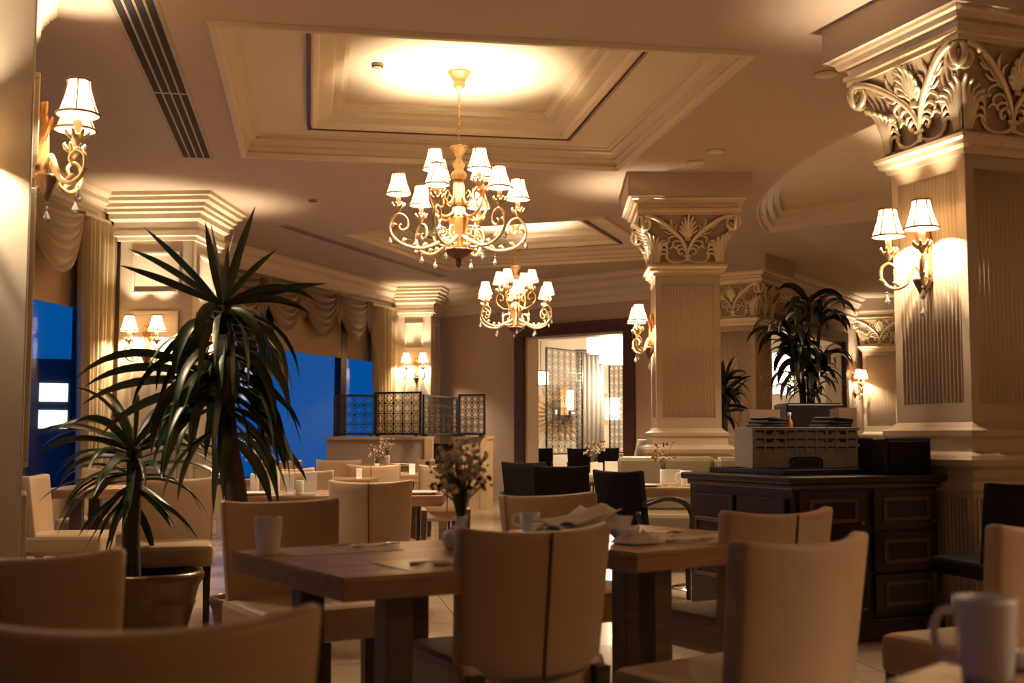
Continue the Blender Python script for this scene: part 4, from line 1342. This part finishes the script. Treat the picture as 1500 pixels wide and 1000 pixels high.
r = thing('shell_chair', 'white curved shell chair before the doorway', 'chair', (at(912, 0, 13.1).x - 0.1, 13.1, 0), 1.2)
def shell(u, v, o=0):
    s_ = 2 * u - 1
    if v < 0.5: y = 0.24 - 0.44 * (v / 0.5); z = 0.45
    else: y = -0.20 - 0.14 * (v - 0.5) * 2; z = 0.45 + 0.62 * ((v - 0.5) * 2)
    return (s_ * 0.23 * (1 - 0.25 * max(0, v - 0.5)), y + 0.05 * s_ * s_ * (v > 0.5), z + 0.03 * s_ * s_ * (v <= 0.5) + o)
mb = MB(); mb.sheet(lambda u, v: shell(u, v, 0.012), lambda u, v: shell(u, v), 10, 14); obj('shell', mb.mesh('shell', M['china']), r)
for x in (-0.18, 0.18):
    for y in (-0.18, 0.2):
        mb = MB(); mb.tube([(x * 0.8, y * 0.8, 0.45), (x * 1.1, y * 1.1, 0)], [0.014, 0.010], 8); obj('leg', mb.mesh('leg', M['chrome']), r)

# ================================================================== SIDEBOARD
sa = math.atan2(0.42, 0.906)
SBo = Vector((1.50, 6.40, 0))
SW, SD, SH = 1.02, 0.98, 0.90
sb = thing('sideboard', 'dark mahogany sideboard with panelled drawers under the grey crate', 'sideboard', SBo, sa)   # local: x along front, y into depth
mb = MB(); mb.box((SW / 2, SD / 2, 0.47), (SW, SD, 0.72)); obj('carcass', mb.mesh('carcass', M['mahog']), sb)
mb = MB(); mb.box((SW / 2, SD / 2, 0.06), (SW + 0.05, SD + 0.05, 0.12)); obj('plinth', mb.mesh('plinth', M['mahog']), sb, bevel=0.012)
mb = MB(); mb.box((SW / 2, SD / 2, 0.845), (SW + 0.03, SD + 0.03, 0.03)); obj('moulding', mb.mesh('moulding', M['mahog2']), sb, bevel=0.008)
mb = MB(); mb.box((SW / 2, SD / 2, 0.88), (SW + 0.09, SD + 0.09, 0.04)); obj('worktop', mb.mesh('worktop', M['mahog']), sb, bevel=0.01)


def frame_panel(parent, name, M4, w_, h_, knob=True):
    f = MB(); f.box((0, 0, 0), (w_, 0.03, h_)); dr = obj(name, f.mesh(name, M['mahog']), parent, bevel=0.005)
    dr.matrix_local = M4
    e = MB(); t = 0.022; iw, ih = w_ * 0.68, h_ * 0.52
    for z in (-ih / 2, ih / 2): e.box((0, -0.018, z), (iw, 0.016, t))
    for x in (-iw / 2, iw / 2): e.box((x, -0.018, 0), (t, 0.016, ih + t))
    obj('panel_frame', e.mesh('panel_frame', M['mahog2']), dr, bevel=0.005)
    if knob:
        k = MB(); k.lathe([(0.005, 0), (0.006, 0.012), (0.013, 0.02), (0.010, 0.028), (0, 0.03)], 12, Matrix.Rotation(PI / 2, 4, 'X'))
        obj('knob', k.mesh('knob', M['bronze']), dr, (w_ * 0.40, -0.016, -h_ * 0.33))
    return dr


for c_ in range(2):
    for r_ in range(3):
        frame_panel(sb, 'drawer', Matrix.Translation((SW * (0.25 + 0.5 * c_), -0.012, 0.25 + 0.232 * r_)), SW / 2 - 0.06, 0.215)
for r_ in range(2):
    frame_panel(sb, 'side_panel', Matrix.Translation((-0.012, SD * (0.26 + 0.48 * r_), 0.47)) @ Matrix.Rotation(-PI / 2, 4, 'Z'), SD / 2 - 0.06, 0.62, False)
SBM = Matrix.Translation(SBo) @ Matrix.Rotation(sa, 4, 'Z')
sbp = lambda x, y, z=0.90: SBM @ Vector((x, y, z))

tr = thing('black_tray', 'flat black tray under the grey crate', 'tray', sbp(0.40, 0.52), sa)
mb = MB(); mb.box((0, 0, 0.012), (0.66, 0.72, 0.024)); obj('tray_base', mb.mesh('tray_base', M['blackp']), tr, bevel=0.006)
mb = MB()
for y in (-0.35, 0.35): mb.box((0, y, 0.026), (0.66, 0.02, 0.012))
for x in (-0.32, 0.32): mb.box((x, 0, 0.026), (0.02, 0.72, 0.012))
obj('tray_rim', mb.mesh('tray_rim', M['blackp']), tr, bevel=0.004)

# folding crate
cpos = Vector((at(1152, 0, 7.05).x, 7.05, 0.934))
cr = thing('folding_crate', 'grey plastic folding crate on the dark sideboard', 'crate', cpos, math.radians(4))
CWX, CWY, CHH = 0.60, 0.40, 0.235
mb = MB()
mb.box((0, 0, 0.01), (CWX, CWY, 0.02))
for y in (-CWY / 2, CWY / 2): mb.box((0, y, CHH / 2), (CWX, 0.02, CHH))
for x in (-CWX / 2, CWX / 2): mb.box((x, 0, CHH / 2), (0.02, CWY, CHH))
mb.box((0, 0, CHH - 0.008), (CWX, CWY, 0.016))
obj('crate_wall', mb.mesh('crate_wall', M['crate']), cr, bevel=0.004)
rim = MB().box((0, 0, 0), (CWX + 0.025, 0.014, 0.016)).mesh('crate_rib', M['crate'])
for z in (0.225, 0.178, 0.132): obj('crate_rib', rim, cr, (0, -CWY / 2 - 0.012, z))
gp = MB().box((0, 0, 0), (CWX * 0.97, 0.006, 0.010)).mesh('crate_rib_shade', M['blackp'])  # dark strips stand in for the shading lines under the ribs
for z in (0.211, 0.165, 0.119): obj('crate_rib_shade', gp, cr, (0, -CWY / 2 - 0.009, z))
rv = MB().box((0, 0, 0), (0.01, 0.012, 0.042)).mesh('crate_stud', M['crate'])
rh = MB().box((0, 0, 0), (0.05, 0.010, 0.012)).mesh('crate_slot', M['blackp'])
for zz in (0.20, 0.155, 0.108):
    for i in range(9): obj('crate_stud', rv, cr, (-0.24 + 0.06 * i, -CWY / 2 - 0.013, zz))
for zz in (0.2, 0.155):
    for x in (-0.225, -0.13, 0.13, 0.225): obj('crate_slot', rh, cr, (x, -CWY / 2 - 0.008, zz))
hd = MB(); hd.tube(spline([(-0.09, 0, 0.0), (-0.085, 0, 0.05), (0, 0, 0.056), (0.085, 0, 0.05), (0.09, 0, 0.0)], 4), 0.006, 6)
hd.box((0, 0.004, 0.025), (0.16, 0.008, 0.045))
obj('handle', hd.mesh('handle', M['blackp']), cr, (0, -CWY / 2 - 0.012, 0.005))
# things lying in the crate
for i, (px_, lb) in enumerate(((1112, 'black folded cloth pads lying on the crate'), (1203, 'black flat case lying on the crate'))):
    q = thing('cloth_pad', lb, 'pad', (at(px_, 0, 7.05).x, 7.05, 0.934 + CHH), 0.2)
    for k in range(3): obj('fold', MB().box((0, 0, 0), (0.17 - 0.02 * k, 0.22, 0.018)).mesh('fold', M['blackp']), q, (0.01 * k, 0, 0.010 + 0.019 * k), (0, 0.05 * k, 0.08 * k), bevel=0.007)
q = thing('bottle', 'small bottle with orange body and white cap on the crate', 'bottle', (at(1145, 0, 7.0).x, 7.0, 0.934 + CHH), 0)
obj('bottle_body', MB().lathe([(0.02, 0), (0.02, 0.03), (0.009, 0.05), (0.009, 0.07)], 14).mesh('bottle_body', M['orange']), q)
obj('cap', MB().lathe([(0.011, 0.066), (0.011, 0.086), (0, 0.088)], 12).mesh('cap', M['china']), q)
# brown cartons behind the crate
for px_, d, w_, h_, lb in ((1105, 7.42, 0.20, 0.35, 'brown carton behind the crate left of the black planter'), (1222, 7.35, 0.12, 0.36, 'brown carton behind the crate right of the black planter')):
    q = thing('carton', lb, 'box', (at(px_, 0, d).x, d, 0.925), 0.1)
    obj('carton_body', MB().box((0, 0, h_ / 2), (w_, 0.14, h_)).mesh('carton_body', M['brownc']), q, bevel=0.004)
    obj('flap', MB().box((0, -0.03, h_ + 0.004), (w_, 0.08, 0.006)).mesh('flap', M['brownc']), q)
q = thing('speaker_box', 'black box speaker on the sideboard against the big column', 'speaker', sbp(0.83, 0.15), sa)
obj('speaker_case', MB().box((0, 0, 0.105), (0.34, 0.28, 0.21)).mesh('speaker_case', M['blackp']), q, bevel=0.012)
obj('speaker_grille', MB().box((0, -0.142, 0.105), (0.30, 0.012, 0.17)).mesh('speaker_grille', M['blackf']), q, bevel=0.006)

# ================================================================== PLANTS
def leaf(mb, base, az, el, L_, wd, droop, roll=0.0, n=10):
    """strap leaf: a ribbon folded along its middle, bending down by gravity"""
    p = Vector(base); d = Vector((math.cos(az) * math.cos(el), math.sin(az) * math.cos(el), math.sin(el)))
    side0 = Vector((-math.sin(az), math.cos(az), 0))
    P = []; F_ = []
    for i in range(n + 1):
        t = i / n
        w_ = wd * (0.55 + 1.8 * t * (1 - t)) * (1 - t ** 6) * (0.6 + 0.4 * min(1, t * 4)) + 0.0008
        up = side0.cross(d).normalized() * -1
        sd = side0 * math.cos(roll) + up * math.sin(roll)
        up2 = up * math.cos(roll) - side0 * math.sin(roll)
        P += [p - sd * w_ / 2 + up2 * w_ * 0.16, p, p + sd * w_ / 2 + up2 * w_ * 0.16]
        p = p + d * (L_ / n)
        d = (d + Vector((0, 0, -droop / n)) * (0.35 + 1.5 * t)).normalized()
    for i in range(n):
        a = i * 3
        F_ += [(a, a + 1, a + 4, a + 3), (a + 1, a + 2, a + 5, a + 4)]
    mb.add(P, F_, True)


def leaves_obj(root, specs, mt):
    for s_ in specs:
        mb = MB(); leaf(mb, *s_); obj('leaf', mb.mesh('leaf', mt), root)


def pot_parts(root, R_, H_, mt='pot'):
    mb = MB(); mb.lathe([(0, 0), (R_ * 0.62, 0), (R_ * 0.68, 0.02), (R_ * 0.84, H_ * 0.5), (R_ * 0.86, H_ * 0.52), (R_ * 0.85, H_ * 0.56), (R_ * 0.92, H_ * 0.78), (R_ * 1.0, H_ * 0.88), (R_ * 1.02, H_ * 0.95), (R_ * 0.98, H_), (R_ * 0.88, H_), (R_ * 0.86, H_ * 0.9)], 40, cap=False)
    obj('pot_body', mb.mesh('pot_body', M[mt]), root)
    mb = MB(); mb.lathe([(R_ * 0.87, H_ * 0.88), (0, H_ * 0.90)], 30, cap=False); obj('soil', mb.mesh('soil', M['soil']), root)


# low yucca in the bronze pot
random.seed(21)
Y1 = at(240, 0, 6.7); Y1.z = 0
r = thing('potted_yucca', 'drooping yucca in a wide bronze pot beside the tan chairs', 'plant', Y1)
pot_parts(r, 0.29, 0.37)
hx = at(213, 0, 6.7).x - Y1.x
mb = MB(); mb.tube(spline([(hx * 0.9, 0, 0.30), (hx * 1.05, 0.01, 0.6), (hx * 0.95, 0, 0.85), (hx, 0, 1.06)], 5), [0.046] * 8 + [0.042] * 8, 10); obj('trunk', mb.mesh('trunk', M['bark']), r)
sp = []
for i in range(46):
    az = random.uniform(0, 2 * PI); tier = random.random()
    sp.append(((hx, 0, 0.86 + 0.24 * tier), az, random.uniform(-0.3, 0.35) + 0.75 * tier, random.uniform(0.45, 0.62), random.uniform(0.036, 0.052), random.uniform(1.1, 2.0), random.uniform(-0.9, 0.9)))
sp += [((hx, 0, 1.05), PI - 0.3, 0.25, 0.66, 0.045, 0.9, 0.8), ((hx, 0, 1.05), PI + 0.15, 0.5, 0.6, 0.04, 1.2, -0.8), ((hx, 0, 1.08), 0.3, 0.8, 0.7, 0.05, 1.3, 0.7), ((hx, 0, 1.08), PI - 0.1, 1.0, 0.5, 0.04, 1.2, 0.8)]
for _ in range(18):
    az = random.uniform(0, 2 * PI); sp.append(((hx, 0, random.uniform(0.75, 0.9)), az, random.uniform(-1.0, -0.3), random.uniform(0.35, 0.5), random.uniform(0.036, 0.048), 0.9, random.uniform(-0.9, 0.9)))
leaves_obj(r, sp, M['leaf'])
# tall yucca
random.seed(5)
Y2 = at(372, 0, 6.2); Y2.z = 0
r = thing('potted_yucca', 'taller yucca with upright spiky crown before the cream pillar', 'plant', Y2)
pot_parts(r, 0.17, 0.30)
mb = MB(); mb.tube(spline([(0, 0, 0.25), (-0.03, 0.01, 0.7), (-0.10, 0, 1.2), (-0.14, 0, 1.80)], 6), [0.052] * 10 + [0.045] * 9, 10); obj('trunk', mb.mesh('trunk', M['bark']), r)
top = (-0.14, 0, 1.80)
sp = []
# upright crown
for az, el, L_, dr in ((PI * 0.98, 0.80, 0.56, 0.10), (PI * 1.02, 0.42, 0.54, 0.15), (PI * 0.95, 0.62, 0.58, 0.3), (0.15, 1.28, 0.52, 0.05), (0.05, 0.30, 0.52, 0.25), (PI * 0.9, 1.40, 0.42, 0.05), (0.1, 1.25, 0.30, 0.1), (0.0, 0.25, 0.46, 1.1), (-0.1, 0.45, 0.50, 1.3), (0.5, 0.9, 0.4, 0.3), (PI * 1.4, 1.2, 0.42, 0.2), (PI * 0.5, 1.1, 0.45, 0.2), (PI * 1.6, 0.8, 0.4, 0.5)):
    sp.append((top, az, el, L_ * 1.08, 0.047, dr, 1.0 if math.cos(az) < 0 else -1.0))
# arching and hanging skirt
for i in range(70):
    az = random.uniform(0, 2 * PI)
    z = 1.79 - 0.52 * random.random()
    sp.append(((-0.13, 0, z), az, random.uniform(-0.5, 0.35), random.uniform(0.42, 0.66), random.uniform(0.046, 0.064), random.uniform(2.6, 4.6), random.uniform(-1, 1)))
for i in range(34):
    az = random.uniform(0, 2 * PI)
    sp.append(((-0.10, 0, random.uniform(1.1, 1.5)), az, random.uniform(-0.7, 0.0), random.uniform(0.45, 0.65), random.uniform(0.046, 0.062), random.uniform(1.5, 2.8), random.uniform(-1, 1)))
for az, el, L_, dr in ((PI, 0.55, 0.85, 1.6), (PI * 0.97, 0.35, 0.8, 1.1), (PI * 1.04, 0.15, 0.75, 0.9), (PI * 1.0, -0.1, 0.7, 0.9)):
    sp.append(((-0.12, 0, 1.38), az, el, L_, 0.056, dr, 0.9))
leaves_obj(r, sp, M['leaf'])
# dark dracaena in a tall black planter behind the sideboard
random.seed(9)
DP = at(1172, 0, 8.35); DP.z = 0
r = thing('potted_dracaena', 'dark leafy plant in a tall black planter behind the crate', 'plant', DP)
mb = MB(); mb.box((0, 0, 0.67), (0.40, 0.40, 1.34), taper=(0.8, 0.8)); obj('planter', mb.mesh('planter', M['blackp']), r, bevel=0.012)
obj('soil', MB().box((0, 0, 1.335), (0.36, 0.36, 0.02)).mesh('soil', M['soil']), r)
heads = [(-0.13, 0.0, 1.88), (0.03, 0.05, 2.06), (0.10, -0.02, 1.98), (0.02, -0.05, 1.60), (-0.06, 0.06, 1.74), (0.12, 0.05, 1.7)]
sp = []
for (hx_, hy_, hz_) in heads:
    mb = MB(); mb.tube(spline([(hx_ * 0.3, hy_ * 0.3, 1.33), (hx_ * 0.5, hy_ * 0.5, 1.55), (hx_, hy_, hz_)], 4), 0.014, 7); obj('cane', mb.mesh('cane', M['bark']), r)
    for i in range(20):
        sp.append(((hx_, hy_, hz_ - 0.12 * random.random()), random.uniform(0, 2 * PI), random.uniform(0.3, 1.2), random.uniform(0.22, 0.36), random.uniform(0.036, 0.052), random.uniform(2.6, 4.4), random.uniform(-1, 1)))
for i in range(30):
    sp.append(((random.uniform(-0.1, 0.1), random.uniform(-0.1, 0.1), random.uniform(1.40, 1.55)), random.uniform(0, 2 * PI), random.uniform(0.1, 0.9), random.uniform(0.2, 0.32), 0.04, random.uniform(2.0, 3.5)))
leaves_obj(r, sp, M['leafd'])
# palm beyond the middle column
random.seed(15)
r = thing('potted_palm', 'dark spiky palm just behind the middle column', 'plant', (at(1052, 0, 13.6).x, 13.6, 0))
pot_parts(r, 0.24, 0.5, 'blackp')
mb = MB(); mb.tube([(0, 0, 0.4), (0.01, 0, 1.0), (0, 0, 1.72)], 0.035, 9); obj('trunk', mb.mesh('trunk', M['bark']), r)
sp = [((0, 0, random.uniform(1.35, 1.75)), random.uniform(0, 2 * PI), random.uniform(-0.4, 1.3), random.uniform(0.3, 0.48), 0.046, random.uniform(0.4, 1.8), random.uniform(-1, 1)) for i in range(70)]
leaves_obj(r, sp, M['leafd'])

# ================================================================== PARTITION AND IRON SCREENS
def partition(px0, d0, px1, d1_, label, mt, cap):
    a = Vector((at(px0, 0, d0).x, d0, 0)); b = Vector((at(px1, 0, d1_).x, d1_, 0))
    d = b - a; L_ = d.length
    r = thing('low_partition', label, 'partition', (a + b) / 2, math.atan2(d.y, d.x))
    obj('partition_panel', MB().box((0, 0, 0.53), (L_, 0.16, 1.06)).mesh('partition_panel', M[mt]), r)
    obj('partition_cap', MB().box((0, 0, 1.085), (L_ + 0.04, 0.20, 0.05)).mesh('partition_cap', M[mt]), r, bevel=0.006)
    obj('end_post', MB().box((L_ / 2 - 0.05, -0.02, 0.55), (0.12, 0.19, 1.10)).mesh('end_post', M[cap]), r, bevel=0.005)
    return a, b


pa = partition(488, 17.0, 637, 17.0, 'low taupe partition below the iron screens', 'partg', 'partt')
pb = partition(671, 18.6, 719, 18.3, 'low tan partition right of the dark gap', 'partt', 'partt')
q = thing('service_cabinet', 'black cabinet in the gap between the low partitions', 'cabinet', (at(655, 0, 18.9).x, 18.95, 0), 0)
obj('cabinet_body', MB().box((0, 0, 0.5), (0.42, 0.4, 1.0)).mesh('cabinet_body', M['blackp']), q, bevel=0.006)
for k in range(3): obj('cabinet_drawer', MB().box((0, -0.206, 0.2 + 0.3 * k), (0.38, 0.015, 0.26)).mesh('cabinet_drawer', M['blackw']), q, bevel=0.004)


def lattice_mesh(w_, h_, nx, nz, bar=0.010, frame=0.028, circles=True):
    fr = MB(); pat = MB()
    for z in (0.0, h_): fr.box((0, 0, z), (w_ + frame, frame, frame))
    for x in (-w_ / 2, w_ / 2): fr.box((x, 0, h_ / 2), (frame, frame, h_))
    dx, dz = w_ / nx, h_ / nz
    for i in range(1, nx): pat.box((-w_ / 2 + i * dx, 0, h_ / 2), (bar, bar, h_))
    for j in range(1, nz): pat.box((0, 0, j * dz), (w_, bar, bar))
    for i in range(nx):
        for j in range(nz):
            c = Vector((-w_ / 2 + (i + 0.5) * dx, 0, (j + 0.5) * dz)); rr_ = min(dx, dz) * 0.36
            pat.tube([c + Vector((rr_ * math.cos(2 * PI * k / 10) * dx / min(dx, dz), 0, rr_ * math.sin(2 * PI * k / 10) * dz / min(dx, dz))) for k in range(10)], bar * 0.5, 4, closed=True)
            if circles:
                for q_ in range(4):
                    a = PI / 4 + q_ * PI / 2
                    pat.tube([c + Vector((dx * 0.47 * math.cos(a) * 1.4, 0, dz * 0.47 * math.sin(a) * 1.4)), c + Vector((dx * 0.2 * math.cos(a), 0, dz * 0.2 * math.sin(a)))], bar * 0.45, 4)
    return fr, pat


def screen(px0, d0, px1, d1_, z0, h_, nx, nz, label):
    a = Vector((at(px0, 0, d0).x, d0, 0)); b = Vector((at(px1, 0, d1_).x, d1_, 0)); d = b - a
    r = thing('iron_screen', label, 'screen', (a + b) / 2 + Vector((0, 0, z0)), math.atan2(d.y, d.x))
    fr, pat = lattice_mesh(d.length, h_, nx, nz)
    obj('screen_frame', fr.mesh('screen_frame', M['iron']), r); obj('lattice', pat.mesh('lattice', M['iron']), r)
    if z0 < 2:
        for x in (-d.length / 2 + 0.05, d.length / 2 - 0.05): obj('screen_foot', MB().box((x, 0, -0.02), (0.05, 0.10, 0.03)).mesh('screen_foot', M['iron']), r)


screen(497, 17.0, 554, 17.05, 1.145, 0.55, 4, 4, 'black iron lattice screen before the blue window')
screen(556, 17.05, 620, 16.8, 1.145, 0.585, 5, 4, 'black iron lattice screen before the gathered curtain')
screen(624, 16.95, 672, 18.2, 1.145, 0.55, 6, 4, 'black iron lattice screen angled before the distant pillar')
screen(675, 18.35, 711, 18.2, 1.145, 0.60, 4, 5, 'black iron lattice screen on the tan partition')

# ================================================================== NEXT ROOM
screen(799, 24.0, 850, 25.2, 0.75, 2.15, 6, 14, 'tall iron lattice screen in the next room')
screen(889, 26.6, 909, 26.4, 0.75, 1.95, 3, 12, 'narrow iron lattice screen on the next room wall')
q = thing('grey_drape', 'grey drape behind the tall lattice in the next room', 'drape', (at(862, 0, 26.0).x, 26.0, 0), 0.2)
mb = MB(); mb.sheet(lambda u, v: ((u - 0.5) * 0.62, 0.03 * math.sin(u * 40), 0.02 + 2.95 * v), lambda u, v: ((u - 0.5) * 0.62, 0.03 * math.sin(u * 40) + 0.01, 0.02 + 2.95 * v), 40, 2)
obj('drape_panel', mb.mesh('drape_panel', M['fgrey']), q)
obj('drape_rod', MB().tube([(-0.35, 0, 2.99), (0.35, 0, 2.99)], 0.015, 8).mesh('drape_rod', M['iron']), q)
# sunburst mirror
q = thing('sunburst_mirror', 'round sunburst mirror behind the tall lattice', 'mirror', (at(818, 0, 28.2).x, 28.2, 1.62))
mb = MB(); mb.lathe([(0.36, 0), (0.34, 0.02), (0, 0.02)], 36, Matrix.Rotation(PI / 2, 4, 'X')); obj('mirror_glass', mb.mesh('mirror_glass', M['mirror']), q)
ry = MB().box((0.50, -0.01, 0), (0.26, 0.02, 0.035)).mesh('ray', M['brass'])
for i in range(28): obj('ray', ry, q, rot=(0, 2 * PI * i / 28, 0), scale=(1.0 if i % 2 else 0.92, 1, 1))


def drum(px_, d, z, r_, h_, label, power, cord=True):
    q = thing('drum_pendant', label, 'pendant lamp', (at(px_, 0, d).x, d, z), 0, 'lamps of the next room')
    mb = MB(); mb.lathe([(r_, 0), (r_, h_)], 32, cap=False); mb.lathe([(r_ * 0.99, 0.02), (0, 0.02)], 32, cap=False)
    obj('drum_shade', mb.mesh('drum_shade', M['drum']), q)
    mb = MB()
    for zz in (0, h_): mb.tube([(r_ * math.cos(2 * PI * k / 28), r_ * math.sin(2 * PI * k / 28), zz) for k in range(28)], 0.012, 5, closed=True)
    obj('drum_rim', mb.mesh('drum_rim', M['iron']), q)
    if cord: obj('cord', MB().tube([(0, 0, h_ * 0.5), (0, 0, CEIL - z)], 0.008, 6).mesh('cord', M['iron']), q)
    lamp_light(q, (0, 0, -0.25), power)


drum(888, 23.2, 2.72, 0.42, 0.36, 'large white drum pendant at the top of the doorway', 45)
drum(900, 25.6, 2.66, 0.38, 0.30, 'lower white drum pendant behind the large one', 40)
drum(791, 25.5, 2.20, 0.16, 0.30, 'small white pendant beside the lattice in the next room', 12)
drum(1137, 24.0, 1.95, 0.20, 0.85, 'tall white lamp seen through the second doorway', 25)


def wall_box_lamp(px_, d, z, w_, h_, label, power):
    q = thing('wall_lamp', label, 'wall lamp', (at(px_, 0, d).x, d, z), 0)
    obj('lamp_backboard', MB().box((-w_ * 0.9, 0.03, 0), (w_ * 1.2, 0.03, h_ * 1.5)).mesh('lamp_backboard', M['warmw']), q)
    mb = MB(); mb.lathe([(w_ / 2, -h_ / 2), (w_ / 2, h_ / 2)], 20); obj('lamp_cylinder', mb.mesh('lamp_cylinder', M['drum']), q)
    lamp_light(q, (0, -0.4, 0), power)


wall_box_lamp(893, 27.9, 1.75, 0.34, 0.50, 'bright wall lamp on a wooden board in the next room', 18)
wall_box_lamp(833, 27.9, 1.95, 0.15, 0.46, 'slim white wall lamp beside the sunburst mirror', 8)

# ================================================================== OUTSIDE THE WINDOW
q = thing('reflection_backdrop', 'lit building added outside to stand in for lamp reflections in the near window', 'backdrop', (-13.7, 27.0, 0), 0.5)  # added stand-in: lit panes imitate interior lamp reflections in the window glass
obj('backdrop_body', MB().box((0, 0, 0.6), (7, 2, 4.6)).mesh('backdrop_body', M['reflect_back']), q)
lp = MB().box((0, -1.02, 0), (0.62, 0.06, 0.42)).mesh('reflection_pane', M['reflect_lit'])
for i in range(8):
    for j in range(2): obj('reflection_pane', lp, q, (-3 + i * 0.85, 0, 1.5 + j * 0.62))

# unseen wall lamp pair added on the right wall for ambient lift
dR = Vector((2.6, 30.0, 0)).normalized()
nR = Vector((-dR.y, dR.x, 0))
for k, (t, lb) in enumerate(((9.5, 'unseen wall lamp added on the side wall behind the nearest column'), (4.0, 'unseen wall lamp added on the side wall beside the viewer'))):
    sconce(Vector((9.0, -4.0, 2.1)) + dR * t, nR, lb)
